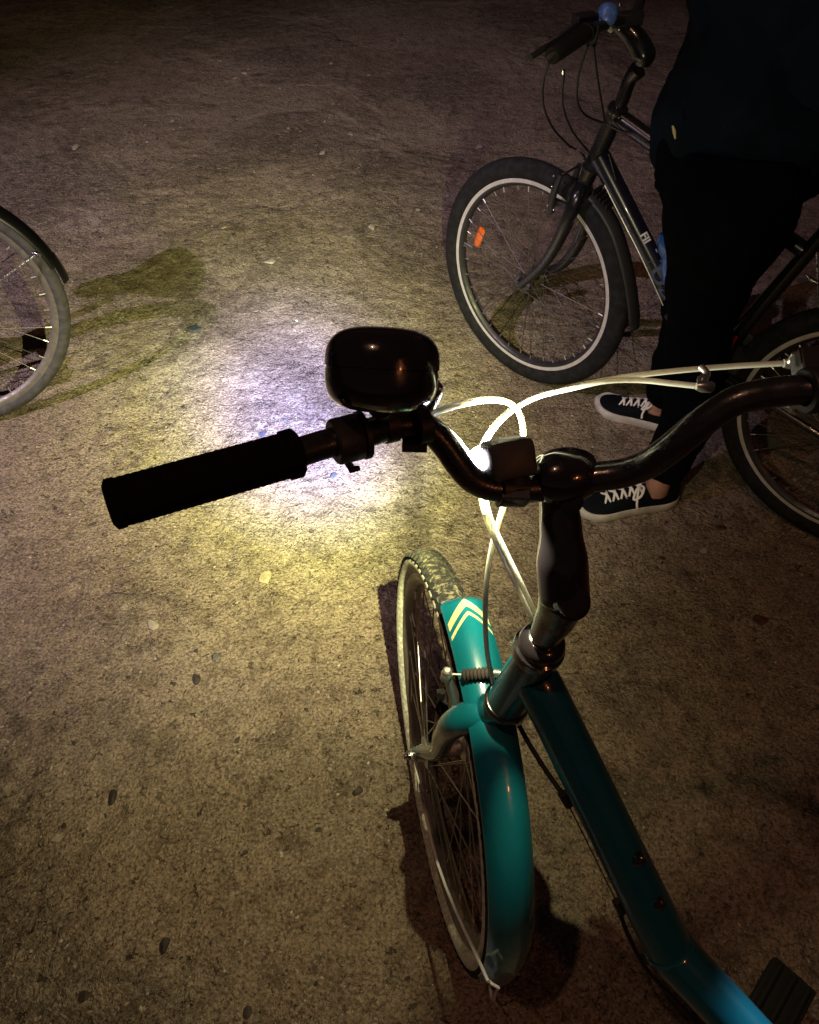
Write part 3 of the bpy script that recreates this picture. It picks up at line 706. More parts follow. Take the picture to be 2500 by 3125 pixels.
b = MB(); b.tube([(0.1067,0.4964,0.7225), (0.1159,0.4933,0.7237), (0.1193,0.4853,0.7167)], [.004, .005, .003], seg=12, n=3)
part('cable_noodle', b, M['alu'], teal)
# frame tubes
t0 = V((0.1407,0.4474,0.8032)); t1 = V((0.3257,0.2536,0.5063)); td = (t1 - t0).normalized()
b = MB(); b.tube([t0, t0.lerp(t1, .08), t0.lerp(t1, .5), t1], [.0235, .0255, .0268, .0285], seg=36, n=6)
fr = part('down_tube', b, M['teal_shaded'], teal)
t2 = V((0.535, 0.085, 0.335)); d2 = V((0.4151,0.1850,0.4459)) - t1; t2 = t1 + d2.normalized() * 0.27
b = MB(); b.tube([t1 - td * .002, t1 + (d2.normalized() + td).normalized() * .010, t2], [.0290, .0300, .0285], seg=36)
part('lower_tube', b, M['teal_shaded'], teal)
b = MB(); b.tube([t1 + V((.012 * math.cos(a), 0, 0)) for a in (0,)] * 0 or [t1 + (frame_of(td)[0] * math.cos(a) + frame_of(td)[1] * math.sin(a)) * .0292 for a in [2 * math.pi * i / 40 for i in range(40)]], .0016, seg=8, closed=True)
part('weld_bead', b, M['teal'], fr)
bbk = V((0.555, 0.075, 0.30)); stt = V((0.68, -0.037, 0.74)); rwc = V((0.86, -0.197, RT))
b = MB(); b.tube([bbk, stt], [.018, .016], seg=20); part('seat_tube', b, M['teal_shaded'], teal)
rv = V((0.669, 0.743, 0))
b = MB()
for s in (-1, 1):
    b.tube([bbk + rv * s * .02, rwc + rv * s * .06], [.011, .008], seg=12); b.tube([stt - V((0, 0, .04)) + rv * s * .012, rwc + rv * s * .06], [.008, .007], seg=12)
part('rear_stay', b, M['teal_shaded'], teal)
b = MB(); b.lathe([(0, -.034), (.021, -.034), (.021, .034), (0, .034)], bbk, rv, seg=24); part('bottom_bracket', b, M['plastic'], teal)
make_wheel('rear_wheel', teal, rwc, R(138), 0, RT, 0.0232, 0.2955, 'teal', knobs=60)
b = MB(); b.tube([stt, stt + V((.03, -.027, .14))], [.0135, .0135], seg=16); part('seat_post', b, M['alu'], teal)
def saddle(c, hd, parent, m=None, Ls=.27, wb=.085, wn=.024):
    side = V((-hd.y, hd.x, 0)); b = MB(); vs = []; N = 16; S = 16
    for i in range(N + 1):
        t = i / N; x = -Ls * .45 + Ls * t
        w = wn + (wb - wn) * (0.5 + 0.5 * math.cos(min(1, max(0, (t - .05) / .62)) * math.pi)); e = math.sqrt(max(0.0, 1 - (abs(2 * t - 1)) ** 6)); w *= max(.25, e)
        for k in range(S):
            a = 2 * math.pi * k / S
            z = math.sin(a) * (.018 if math.sin(a) > 0 else .028) * max(.3, e); vs.append(c + hd * x + side * math.cos(a) * w + V((0, 0, z - .008 * math.sin(t * 3.1))))
    fs = [(i * S + k, i * S + (k + 1) % S, (i + 1) * S + (k + 1) % S, (i + 1) * S + k) for i in range(N) for k in range(S)]
    fs += [tuple(range(S - 1, -1, -1)), tuple(N * S + k for k in range(S))]; b.add(vs, fs); return part('saddle', b, m or M['plastic'], parent)
saddle(stt + V((.03, -.027, .165)), V((-.743, .669, 0)), teal)
# crank and pedal on the right side
pc = V((0.583, 0.262, 0.175)); b = MB(); b.tube([bbk + rv * .045, bbk + rv * .055, pc - rv * .045], [.010, .011, .008], seg=12, n=3)
ck = part('crank', b, M['alu'], teal)
b = MB(); pa = rv; pb = V((-.743, .669, .1)).normalized(); pz = V((0, 0, 1))
b.box(pc, pa * .046, pb * .036, pz * .0125)
for s in (-1, 0, 1): b.box(pc + pb * s * .024 + pz * .0155, pa * .040, pb * .004, pz * .004)
part('pedal', b, M['rubber'], ck, bevel=.006)
b = MB()
for s in (1,): b.lathe([(0, 0), (.085, 0), (.088, .002), (.085, .004), (0, .004)], bbk + rv * .038, rv, seg=48)
part('chainring', b, M['alu'], ck)
# bottle bosses, cable stops and rear brake cable under the tube
def on_tube(px, off): return V(px)
for p in (V((0.2689,0.3132,0.6353)), V((0.2984,0.2811,0.5857))):
    nrm = (V((0, 0, 1.575)) - p).normalized(); nrm = (nrm - td * nrm.dot(td)).normalized()
    b = MB(); b.lathe([(.0, .0085), (.0040, .0082), (.0072, .0062), (.0080, .0020), (.0080, -.006), (0, -.006)], p, nrm, seg=20)
    part('bottle_boss_bolt', b, M['black_gloss'], fr)
cable('brake_cable', [(0.1405,0.4543,0.6695), (0.1535,0.4343,0.6586), (0.1740,0.4052,0.6463), (0.1924,0.3810,0.6383)], .0030, 'cable_black')
tube1('brake_wire', [(0.1977,0.3735,0.6317), (0.2668,0.2960,0.5236)], .0010, M['chrome'], teal, seg=8)
cable('brake_cable', [(0.2686,0.2903,0.5186), (0.2838,0.2663,0.4908), (0.3086,0.2377,0.4590), (0.3457,0.2121,0.4298), (0.3792,0.1852,0.4061)], .0028, 'cable_black')
for q, s_ in ((V((0.1934,0.3761,0.6407)), 1), (V((0.2674,0.2904,0.5280)), .9)):
    b = MB(); b.tube([q - td * .010, q + td * .010], [.0062 * s_, .0050 * s_], seg=14); b.box(q + V((.006, 0, 0)), V((.006, 0, 0)), td * .006, td.cross(V((1, 0, 0))) * .003)
    part('cable_stop', b, M['plastic'], fr)

# ================================================================ BLACK BICYCLE
BK0 = V((0.3154, 1.979, 0)); b_psi = R(139); bh, bn, bu = wheel_axes(b_psi, 0)
bk = root('bicycle', (0.66, 1.67, 0), 'black bicycle with orange wheel reflector, straddled by the person at the upper right', 'bicycle')
fw, fh, fnn, fu = None, None, None, None
RB = 0.3222; h1, n1, u1 = wheel_axes(R(135.1), R(-1.4)); BWC = BK0 + u1 * RB
fw = make_wheel('front_wheel', bk, BWC, R(135.1), R(-1.4), RB, 0.0225, 0.2745, 'black', axle=.055)[0]
# orange reflector between two spokes of the front wheel (wheel space: x forward, z up)
rp = V((0.1600,2.1008,0.3669)) - BWC; la, lb = rp.dot(h1), rp.dot(u1); rdir = V((la, 0, lb)).normalized(); tdir = V((-rdir.z, 0, rdir.x))
b = MB(); cc = V((la, 0.004, lb)); tv = V((-.28, 0, 1)).normalized(); sv = V((1, 0, .28)).normalized()
pts = [(0.0, -.034), (.0, .034)]
b.tube([cc - tv * .031, cc - tv * .026, cc + tv * .026, cc + tv * .031], [.008, .012, .012, .008], seg=16, flat=1.0, up=V((0, 1, 0)))
b.v = [tuple(V((x, 0.004 + (y - 0.004) * 0.35, z))) for x, y, z in b.v]
part('reflector', b, M['reflector'], fw)
rear_c = V((1.0175, 1.3664, RB))
make_wheel('rear_wheel', bk, rear_c, R(139), 0, RB, 0.0225, 0.2745, 'black', axle=.065)
hb_t = V((0.4410,1.8698,0.8270)); hb_b = V((0.4133,1.8939,0.6828)); hbd = (hb_t - hb_b).normalized()
b = MB(); b.tube([hb_b, hb_b.lerp(hb_t, .1), hb_t.lerp(hb_b, .12), hb_t], [.0235, .0205, .0205, .0230], seg=28)
b.cur = 0; htb = part('head_tube', b, M['frame_black'], bk)
b = MB(); b.lathe([(0, -.006), (.0225, -.006), (.0245, 0), (.0225, .008), (.016, .012), (0, .012)], hb_t, hbd, seg=30)
b.lathe([(0, -.008), (.019, -.008), (.0245, -.004), (.0245, .002), (.021, .006), (0, .006)], hb_b, hbd, seg=30)
part('headset_cup', b, M['chrome'] if 0 else M['black_gloss'], bk)
# fork
cr = V((0.4042,1.9018,0.6348)); b = MB()
for s in (1, -1):
    if s == 1: pp = [cr + bn * .006, V((0.3870,1.8717,0.6214)), V((0.3753,1.8660,0.5732)), V((0.3578,1.8759,0.4942)), V((0.3326,1.8978,0.4142)), BWC + n1 * .050 + h1 * -.006]
    else: pp = [cr - bn * .006, V((0.4246,1.9292,0.5859)), V((0.4344,1.9365,0.5095)), V((0.4228,1.9519,0.4346)), V((0.3976,1.9738,0.3713)), BWC - n1 * .050 + h1 * -.006]
    b.tube(pp, [.018, .0185, .0180, .0160, .0135, .0100], n=6, seg=20)
b.tube([cr - hbd * .01, hb_b], [.019, .020], seg=20)
part('fork', b, M['frame_black'], bk)
# V brake with silver bolts
b = MB(); 
for s in (1, -1):
    b.tube([cr + bn * s * .040 + bh * .055 - V((0, 0, .075)), cr + bn * s * .044 + bh * .055 - V((0, 0, .03)), cr + bn * s * .040 + bh * .045 + V((0, 0, .025))], [.008, .009, .006], seg=12, n=4)
    b.box(cr + bn * s * .026 + bh * .045 - V((0, 0, .052)), bn * .007, bh * .030, V((0, 0, .007)))
b.tube([cr + bn * .045 + bh * .045 + V((0, 0, .022)), cr - bn * .04 + bh * .045 + V((0, 0, .022))], .003, seg=8)
vb = part('brake_arm', b, M['plastic'], bk, bevel=.001)
b = MB()
for (du, dv, dz) in ((.046, .060, .02), (.050, .058, -.004), (.05, .062, -.055), (.048, .07, -.07), (.046, .045, -.062), (.02, .05, .02)):
    b = MB(); b.sphere(cr + bn * du + bh * dv + V((0, 0, dz)), .0034, seg=10, ring=6)
    part('bolt', b, M['chrome'], vb)
# stem and bar
b = MB(); b.tube([hb_t, V((0.4469,1.8647,0.8536)), V((0.4519,1.8603,0.8928)), V((0.4629,1.8508,0.9183))], [.0145, .0150, .0150, .019], n=4, seg=20)
part('stem', b, M['frame_black'], bk)
b = MB(); b.tube([V((0.4688,1.8456,0.9306)), V((0.4677,1.8466,0.9481)), V((0.4530,1.8594,0.9673)), V((0.4365,1.8738,0.9809)), V((0.4168,1.8909,0.9923))], [.017, .024, .023, .021, .020], n=5, seg=22)
part('stem_arm', b, M['frame_black'], bk)
cl = V((0.4073,1.8991,0.9907)); g0 = V((0.2380,1.6018,1.0261)); g1 = V((0.3179,1.7244,1.0274))
cl2 = V((0.4128,1.8665,1.0059)); gr = V((0.4813,2.0360,0.9951)); gr2 = V((0.5277,2.1792,1.0145))
b = MB(); b.tube([g0.lerp(g1, .2), g1, V((0.3558,1.7904,1.0188)), cl2, V((0.4501,1.9224,1.0018)), gr, gr2], .0112, n=5, seg=18); part('handlebar', b, M['plastic'], bk)
for a, c, nm in ((g0, g1, 'grip'), (gr2 + (gr2 - gr).normalized() * .08, gr2.lerp(gr, .4), 'grip')):
    b = MB(); ax = (c - a).normalized(); L = (c - a).length
    b.lathe([(0, 0), (.0135, 0), (.0155, .004), (.0160, .02)] + [(.0155 + (.001 if i % 2 else 0), .02 + (L - .03) * i / 10) for i in range(11)] + [(.018, L - .008), (.018, L), (.011, L)], a, ax, seg=24); part(nm, b, M['rubber'], bk)
b = MB(); b.sphere(g0 - (g1 - g0).normalized() * .0015, .012, ((g1 - g0).normalized() * .003, V((.0085, .0, .004)), V((0, -.006, .009))), seg=14, ring=8); part('bar_end_plug', b, M['tyre_grey2'], bk)
tube1('brake_lever', [(0.1972,1.5874,1.0268), (0.2218,1.6205,1.0292), (0.2552,1.6769,1.0256), (0.2856,1.7349,1.0233), (0.3102,1.7895,1.0180)], [.0052, .0060, .0065, .0075, .008], M['plastic'], bk, n=4, seg=12)
b = MB(); b.box((0.3230,1.7976,1.0252), (.022, .012, 0), (-.006, .012, 0), (0, 0, .012)); b.box((0.3315,1.7490,1.0158), (.012, .0, 0), (0, .010, 0), (0, 0, .018)); part('shifter', b, M['plastic'], bk, bevel=.003); b = MB(); b.box((0.4296,1.8704,1.0093), (.026, .008, 0), (0, .014, 0), (0, 0, .012))
part('shifter', b, M['plastic'], bk, bevel=.003); b = MB(); b.tube([(0.3327,1.7987,1.0262), (0.3521,1.8040,1.0308), (0.3653,1.7994,1.0267)], .006, seg=10)
part('clamp', b, M['plastic'], bk, bevel=.003)
b = MB()
for q in ((1802,84,1.58), ) * 0 or ((0.3503,1.7813,1.0308), (0.3285,1.7596,1.0250), (0.3222,1.7241,1.0138), (0.4072,1.8908,1.0272), (0.4071,1.8755,1.0138), (0.4023,1.8299,1.0003)):
    b = MB(); b.sphere(q, .0036, seg=8, ring=6)
    part('bolt', b, M['chrome'], bk)
# small blue bell
b = MB(); q = V((0.3682,1.8083,1.0345)); b.lathe([(0, .020), (.012, .018), (.0185, .012), (.0205, .003), (.0195, -.002), (.0205, -.006), (.018, -.014), (.010, -.019), (0, -.019)], q, (0.15, .35, .92), seg=30)
blb = part('bell', b, M['bell_blue'], bk); blb['label'] = 'small pale blue bell'
tube1('bell_bracket', [q - V((0, 0, .018)), V((0.3835,1.8073,1.0071))], .008, M['alu'], bk, seg=12)
# cables of the black bicycle
for nm, pts in (('brake_cable', [(0.2351,1.6026,1.0135), (0.2339,1.6341,0.9746), (0.2428,1.6844,0.9256), (0.2613,1.7430,0.8706), (0.2934,1.7968,0.8114), (0.3437,1.8505,0.7521)]),
                ('gear_cable', [(0.2703,1.6358,0.9894), (0.2819,1.6851,0.9263), (0.3024,1.7413,0.8691), (0.3366,1.7923,0.8074), (0.3904,1.8512,0.7394)]),
                ('gear_cable', [(0.3240,1.7265,1.0026), (0.3209,1.7490,0.9558), (0.3250,1.7748,0.9119), (0.3371,1.7990,0.8666), (0.3628,1.8213,0.8330), (0.4082,1.8513,0.8061)]),
                ('gear_cable', [(0.3355,1.7268,1.0028), (0.3548,1.7580,0.9504), (0.3798,1.7920,0.8871), (0.4014,1.8258,0.8369), (0.4140,1.8509,0.8057)]),
                ('gear_cable', [(0.4140,1.8509,0.8057), (0.4468,1.8378,0.7941), (0.4746,1.8125,0.7986), (0.5123,1.7826,0.7856), (0.5497,1.7496,0.7699)]),
                ('gear_cable', [(0.4388,1.8587,0.7327), (0.4528,1.8403,0.7032), (0.4619,1.8342,0.6845)])):
    cable(nm, pts, .0024, 'cable_black', 6, bk)
b = MB(); b.tube([(0.2699,1.6426,0.9887), (0.2691,1.6414,0.9810)], .0030, seg=8); b.tube([(0.3452,1.8499,0.7516), (0.3601,1.8552,0.7429)], .0032, seg=8); b.tube([(0.3736,1.8597,0.7336), (0.3827,1.8641,0.7241), (0.3880,1.8684,0.7146)], [.002, .0042, .004], seg=8)
part('cable_ferrule', b, M['chrome'], bk)
# frame
tt0 = V((0.4492,1.8627,0.8109)); tt1 = V((0.5576,1.7685,0.7729)); ttd = (tt1 - tt0).normalized(); seat_t = V((0.8539,1.5108,0.7511))
b = MB(); b.tube([tt0 - ttd * .01, tt0 + ttd * .5], [.0200, .0175], seg=28); part('top_tube', b, M['frame_black'], bk)
dt0 = V((0.4259,1.8830,0.7150)); dtb = V((0.7206,1.6268,0.3358)); b = MB(); b.tube([dt0, dt0.lerp(dtb, .5), dtb], [.0235, .0225, .0215], seg=32)
dtu = part('down_tube', b, M['frame_blue'], bk)
bb = V((0.7425,1.6077,0.3433)); b = MB(); b.lathe([(0, -.036), (.022, -.036), (.022, .036), (0, .036)], bb, bn, seg=24); part('bottom_bracket', b, M['frame_black'], bk)
st1 = V((0.8417,1.5215,0.7731)); b = MB(); b.tube([bb, st1], [.0190, .0165], seg=22); part('seat_tube', b, M['frame_black'], bk)
b = MB()
for s in (1, -1):
    b.tube([bb + bn * .02 * s, bb.lerp(rear_c, .5) + bn * .045 * s, rear_c + bn * .062 * s], [.012, .010, .008], n=4, seg=12)
    b.tube([bb.lerp(st1, .92) + bn * .012 * s, rear_c + bn * .06 * s + V((0, 0, .01))], [.009, .007], seg=12)
part('rear_stay', b, M['frame_black'], bk)
b = MB(); sp = st1 + (st1 - bb).normalized() * .16; b.tube([st1, sp], .0135, seg=16); part('seat_post', b, M['frame_black'], bk)
saddle(sp + V((0, 0, .02)), bh, bk)
b = MB()
for s, a in ((1, 40), (-1, 220)):
    dr = bh * math.cos(R(a)) + V((0, 0, 1)) * math.sin(R(a)); e = bb + bn * s * .062 + dr * .165
    b.tube([bb + bn * s * .045, bb + bn * s * .055 + dr * .02, e], [.012, .012, .009], seg=12, n=3)
ckb = part('crank', b, M['alu'] if 0 else M['plastic'], bk)
for s, a in ((1, 40), (-1, 220)):
    dr = bh * math.cos(R(a)) + V((0, 0, 1)) * math.sin(R(a)); e = bb + bn * s * .062 + dr * .165
    if s == 1: e = V((0.7850,1.5856,0.3992)); 
    b = MB(); b.box(e + bn * s * .05, bn * .045, bh * .035, V((0, 0, .010))); pd = part('pedal', b, M['lamp_plastic'], ckb, bevel=.003)
b = MB(); b.tube([(0.7199,1.5142,0.4297), (0.7293,1.5275,0.4414)], .0035, seg=8); part('pin', b, M['white_paint'], ckb)
b = MB(); b.tube([(0.7293,1.5275,0.4414), (0.7437,1.5483,0.4597)], .0045, seg=8); part('reflector', b, M['red'], ckb)
b = MB(); b.lathe([(.03, 0), (.088, 0), (.092, .002), (.088, .004), (.03, .004)], bb - bn * .042, bn, seg=48); part('chainring', b, M['plastic'], bk)
b = MB(); b.tube([(0.8397,1.4835,0.6463), (0.8292,1.4926,0.6456), (0.8188,1.5017,0.6513)], [.004, .005, .003], seg=10, n=3); b.tube([(0.8233,1.5110,0.6991), (0.8535,1.4648,0.5969)], .0016, seg=6); part('brake_arm', b, M['chrome'], bk)
# front splash guard behind the fork (strip following the wheel)
def strip(name, pts, hw, mm, parent, side, th=.002, arch=.010):
    P = catmull(pts, 8); vs = []; S = 8
    for i, p in enumerate(P):
        t = (P[min(i + 1, len(P) - 1)] - P[max(i - 1, 0)]).normalized(); up = side.cross(t).normalized()
        if up.z < 0 and abs(up.z) > .2: up = -up
        w = hw * (1 if 3 < i < len(P) - 3 else .8)
        for k in range(S + 1):
            a = -1 + 2 * k / S; vs.append(p + side * a * w - up * arch * a * a)
    W = S + 1; b = MB(); fs = []
    for i in range(len(P) - 1):
        for k in range(S): fs.append((i * W + k, i * W + k + 1, (i + 1) * W + k + 1, (i + 1) * W + k))
    b.add(vs, fs); o = part(name, b, mm, parent); s_ = o.modifiers.new('thick', 'SOLIDIFY'); s_.thickness = th; return o
sg = strip('front_mudguard', [V(q) for q in ((0.4270,1.8820,0.6272), (0.4573,1.8556,0.6083), (0.4915,1.8259,0.5683), (0.5211,1.8002,0.5136), (0.5471,1.7776,0.4503), (0.5679,1.7595,0.3860), (0.5817,1.7475,0.3317))], .026, M['plastic'], bk, bn)
b = MB()
for i in range(5): 
    p = V((0.4336,1.8763,0.6303)).lerp(V((0.4657,1.8484,0.6090)), i / 4); b.box(p + V((0, 0, .006)), bn * .020, (V((0.4657,1.8484,0.6090)) - V((0.4336,1.8763,0.6303))).normalized() * .0025, V((0, 0, .006)))
part('rib', b, M['rubber'], sg)
tube1('brake_wire', [(0.4404,1.8412,0.6669), (0.4882,1.7943,0.6053), (0.5429,1.7441,0.5347), (0.6055,1.6871,0.4444)], .0020, M['alu'], bk, seg=6, n=3)
# lettering on the down tube
def text_on(s, c, dirx, nrm, size, m, name, parent, bold=0.0):
    cu = bpy.data.curves.new('txt', 'FONT'); cu.body = s; cu.size = size; cu.align_x = 'CENTER'; cu.align_y = 'CENTER'; cu.extrude = .0004; cu.offset = bold; cu.resolution_u = 3
    to = bpy.data.objects.new('txt', cu); col.objects.link(to)
    dg = bpy.context.evaluated_depsgraph_get(); me = bpy.data.meshes.new_from_object(to.evaluated_get(dg)); bpy.data.objects.remove(to)
    x = V(dirx).normalized(); z = V(nrm); z = (z - x * z.dot(x)).normalized(); y = z.cross(x)
    rr_ = .0240
    bsv = parent_base(parent)
    for v in me.vertices:   # wrap round the tube
        a = v.co.y / rr_; v.co = V(c) + x * v.co.x + (z * math.cos(a) + y * math.sin(a)) * (rr_ + .0006 + v.co.z) - bsv
    me.name = name; me.materials.clear(); me.materials.append(m); o = bpy.data.objects.new(name, me); col.objects.link(o); o.parent = parent; _base[o.name] = bsv; return o
dtd = (dtb - dt0).normalized(); cvn = (V((0, 0, 1.575)) - dt0).normalized()
def dtpos(k): return dt0 + dtd * k
nside = (bn * 0.8 + V((0, 0, .55))).normalized()
text_on('FII', dtpos(.215), dtd, (nside + V((.2, .1, .5))).normalized(), .026, M['white_paint'], 'lettering', dtu, .0008)
text_on('VOD', dtpos(.315), dtd, nside, .058, M['blue_decal'], 'lettering', dtu, .0015)
tube1('stripe', [dtpos(.10) + V((.014, .012, .013)), dtpos(.14) + V((.0145, .0125, .013)), dtpos(.17) + V((.014, .012, .013))], [.001, .0035, .001], M['orange_decal'], dtu, seg=8)
# blue bottle on the frame, half hidden by the leg
b = MB(); p0 = V((0.6286,1.7067,0.4983)); p1 = V((0.5876,1.7424,0.6218)); L = (p1 - p0).length
b.lathe([(0, 0), (.030, 0), (.034, .005), (.034, L * .35), (.030, L * .42), (.030, L * .52), (.034, L * .58), (.034, L * .80), (.026, L * .9), (.014, L * .93), (.014, L), (0, L)], p0, p1 - p0, seg=30)
bo = b.build('water_bottle', M['blue'], None, base=p0); tag(bo, 'blue water bottle behind the black down tube, half hidden by the trouser leg', 'bottle')

# ================================================================ LEFT BICYCLE (rear wheel in view)
L_psi, L_lam = R(202.57), R(-7.5); lh, ln, lu_ = wheel_axes(L_psi, L_lam); RL = 0.3278
LB0 = V((-1.226, 1.688, 0)); LWC = LB0 + lu_ * RL
lb = root('bicycle', (-1.5, 1.57, 0), 'grey-tyred bicycle with black mudguard at the left edge, only its wheel showing', 'bicycle')
make_wheel('rear_wheel', lb, LWC, L_psi, L_lam, RL, 0.0195, 0.300, 'grey', axle=.065)
fender('rear_mudguard', lb, LWC, lh, ln, lu_, 0.348, 40, 166, .032, M['guard_black'], depth=.020, tip=0)
fl = fender('mud_flap', lb, LWC - lu_ * .0, lh, ln, lu_, 0.350, 162, 174, .028, M['guard_black'], depth=.014, tip=0)
st_a = V((-0.9668,1.8276,0.4531))
tube1('mudguard_stay', [LWC + ln * .06, st_a], .0024, M['chrome'], lb, seg=8)
tube1('mudguard_stay', [LWC - ln * .06, V((-1.0409,1.8594,0.4328)), V((-0.9921,1.8789,0.4273))], .0024, M['chrome'], lb, seg=8)
b = MB(); b.box(st_a, (.010, 0, 0), (0, .004, 0), (0, 0, .006)); b.tube([st_a, V((-0.9596,1.8635,0.4543))], .003, seg=8); b.sphere(st_a + V((.004, -.006, .004)), .0045, seg=10, ring=6); part('stay_bracket', b, M['chrome'], lb, bevel=.001)
def LP(f, z, s=0.0): return LB0 + lh * f + lu_ * z + ln * s
lbb = LP(.43, .28); lst = LP(.27, .66); lhd = LP(.98, .85); lhb = LP(1.01, .70)
b = MB(); b.tube([lbb, lst], .0165, seg=16); part('seat_tube', b, M['frame_black'], lb)
b = MB(); b.tube([lst - lu_ * .05, lhd], .015, seg=16); part('top_tube', b, M['frame_black'], lb)
b = MB(); b.tube([lbb, lhb], .018, seg=16); part('down_tube', b, M['frame_black'], lb)
b = MB()
for s in (1, -1): b.tube([lbb + ln * s * .02, LWC + ln * s * .062], .009, seg=10); b.tube([lst - lu_ * .04 + ln * s * .01, LWC + ln * s * .062], .008, seg=10)
part('rear_stay', b, M['frame_black'], lb)
b = MB(); b.tube([lhb - lu_ * .01, lhd + lu_ * .02], .02, seg=16); part('head_tube', b, M['frame_black'], lb)
lfw = LP(1.08, RL)
make_wheel('front_wheel', lb, lfw, L_psi, L_lam, RL, 0.0195, 0.300, 'grey', axle=.055)
b = MB()
for s in (1, -1): b.tube([lhb - lu_ * .02, lhb - lu_ * .05 + ln * s * .05, lfw + ln * s * .05], [.015, .015, .009], seg=12, n=4)
part('fork', b, M['frame_black'], lb)
b = MB(); b.tube([lhd, lhd + lu_ * .14], .013, seg=12); part('stem', b, M['alu'], lb)
b = MB(); b.tube([lhd + lu_ * .14 + ln * s * .3 - lh * abs(s) * .1 for s in (-1, -.6, -.3, 0, .3, .6, 1)], .0112, seg=12, n=4); part('handlebar', b, M['plastic'], lb)
b = MB(); b.tube([lst, lst + lu_ * .14 - lh * .08], .0135, seg=12); part('seat_post', b, M['alu'], lb)
# wide saddle: it throws the bulb-shaped shadow on the sand
saddle(V((-1.40, 1.770, .84)), lh, lb, M['plastic'], .32, .140, .044)
b = MB(); b.lathe([(0, -.03), (.02, -.03), (.02, .03), (0, .03)], lbb, ln, seg=20); part('bottom_bracket', b, M['plastic'], lb)
b = MB(); b.tube([lbb + ln * .05, lbb + ln * .06 - lu_ * .15 + lh * .05], .009, seg=10); b.tube([lbb - ln * .05, lbb - ln * .06 + lu_ * .15 - lh * .05], .009, seg=10); ckl = part('crank', b, M['alu'], lb)
b = MB(); b.box(lbb + ln * .11 - lu_ * .155 + lh * .05, ln * .045, lh * .035, lu_ * .01); part('pedal', b, M['plastic'], ckl, bevel=.003)
b = MB(); b.box(lbb - ln * .11 + lu_ * .155 - lh * .05, ln * .045, lh * .035, lu_ * .01); part('pedal', b, M['plastic'], ckl, bevel=.003)

# ================================================================ PERSON
def remesh(o, vox, smooth=6):
    r = o.modifiers.new('remesh', 'REMESH'); r.mode = 'VOXEL'; r.voxel_size = vox; r.use_smooth_shade = True
    s = o.modifiers.new('smooth', 'SMOOTH'); s.factor = .6; s.iterations = smooth
    return o
def cloth(o, strength, size, tex_name):
    t = bpy.data.textures.new(tex_name, 'CLOUDS'); t.noise_scale = size; t.noise_depth = 2
    d = o.modifiers.new('folds', 'DISPLACE'); d.texture = t; d.texture_coords = 'GLOBAL'; d.strength = strength; d.mid_level = .5
    return o
pr = root('person', (0.62, 1.58, 0), 'person in navy jacket, black trousers and white-laced shoes standing over the black bicycle', 'person')
nank = V((0.640, 1.436, 0.095)); fank = V((0.700, 1.752, 0.095))
nleg = [nank, V((0.6590,1.4640,0.1700)), V((0.6690,1.4750,0.2600)), V((0.6660,1.5200,0.3800)), V((0.6500,1.5400,0.5000)), V((0.6210,1.5070,0.6500)), V((0.6040,1.4720,0.8000))]
nrad = [.046, .056, .068, .072, .074, .090, .125]
fhip = V((0.600, 1.655, 0.82)); fleg = [fank, fank.lerp(fhip, .12) + V((.012, 0, 0)), fank.lerp(fhip, .3) + V((.030, 0, 0)), fank.lerp(fhip, .55) + V((.030, 0, 0)), fank.lerp(fhip, .8) + V((.028, 0, 0)), fhip + V((.02, 0, 0))]
frad = [.046, .056, .068, .074, .090, .120]
pel = V((0.60, 1.57, 0.88)); chest = V((0.585, 1.555, 1.22)); nk = V((0.56, 1.55, 1.42)); hdc = V((0.525, 1.545, 1.56))
shN = V((0.585, 1.39, 1.33)); shF = V((0.585, 1.72, 1.33)); elN = V((0.66, 1.345, 1.08)); elF = V((0.64, 1.765, 1.08)); haN = V((0.440, 1.49, 1.32)); haF = V((0.440, 1.62, 1.32))
b = MB()
b.tube([nank - V((0, 0, .045)), nank] + nleg[1:], [.030, .029, .030, .036, .036, .038, .044, .040], n=4, seg=16)
b.tube([fank - V((0, 0, .045)), fank] + fleg[1:], [.030, .029, .032, .036, .040, .044, .040], n=4, seg=16)
for a, d in ((nank, V((-.98, -.2, 0))), (fank, V((-.91, .40, 0)))):
    b.tube([a - d * .03 - V((0, 0, .055)), a + d * .03 - V((0, 0, .055)), a + d * .09 - V((0, 0, .066)), a + d * .12 - V((0, 0, .068))], [.018, .020, .016, .010], n=3, seg=12)
b.tube([pel - V((0, 0, .04)), pel, pel.lerp(chest, .5), chest, V((0.545, 1.555, 1.33)), nk - V((0, 0, .04)), nk], [.08, .100, .10, .115, .10, .055, .050], n=5, seg=20, flat=1.15, up=V((0, 1, 0)))
b.tube([shN, shF], .055, seg=14)
for sh, el, ha, sg_ in ((shN, elN, haN, -1), (shF, elF, haF, 1)):
    b.tube([sh, sh.lerp(el, .5), el, el.lerp(ha, .5), ha], [.052, .044, .038, .034, .024], n=4, seg=14)
    fd = (V((0.36, 1.555, 1.37)) - ha).normalized(); up = V((0, 0, 1)); inn = V((0, -sg_, 0)); sp_ = V((0.35, 0, .94)).normalized()
    b.tube([ha, ha + fd * .04, ha + fd * .075], [.024, .034, .032], seg=12, n=3, flat=.55, up=inn)
    for k in range(4):
        o0 = ha + fd * .075 + sp_ * (k - 1.5) * .019; ln_ = (.062, .074, .078, .068)[k]
        b.tube([o0 - fd * .02, o0 + fd * ln_ * .35 + inn * .004, o0 + fd * ln_ * .6 + inn * .022, o0 + fd * ln_ * .62 + inn * .042], [.009, .0088, .0082, .0068], n=3, seg=10)
    b.tube([ha + fd * .02 + sp_ * .028, ha + fd * .05 + sp_ * .050 + inn * .01, ha + fd * .078 + sp_ * .055 + inn * .024], [.011, .0105, .008], n=3, seg=10)
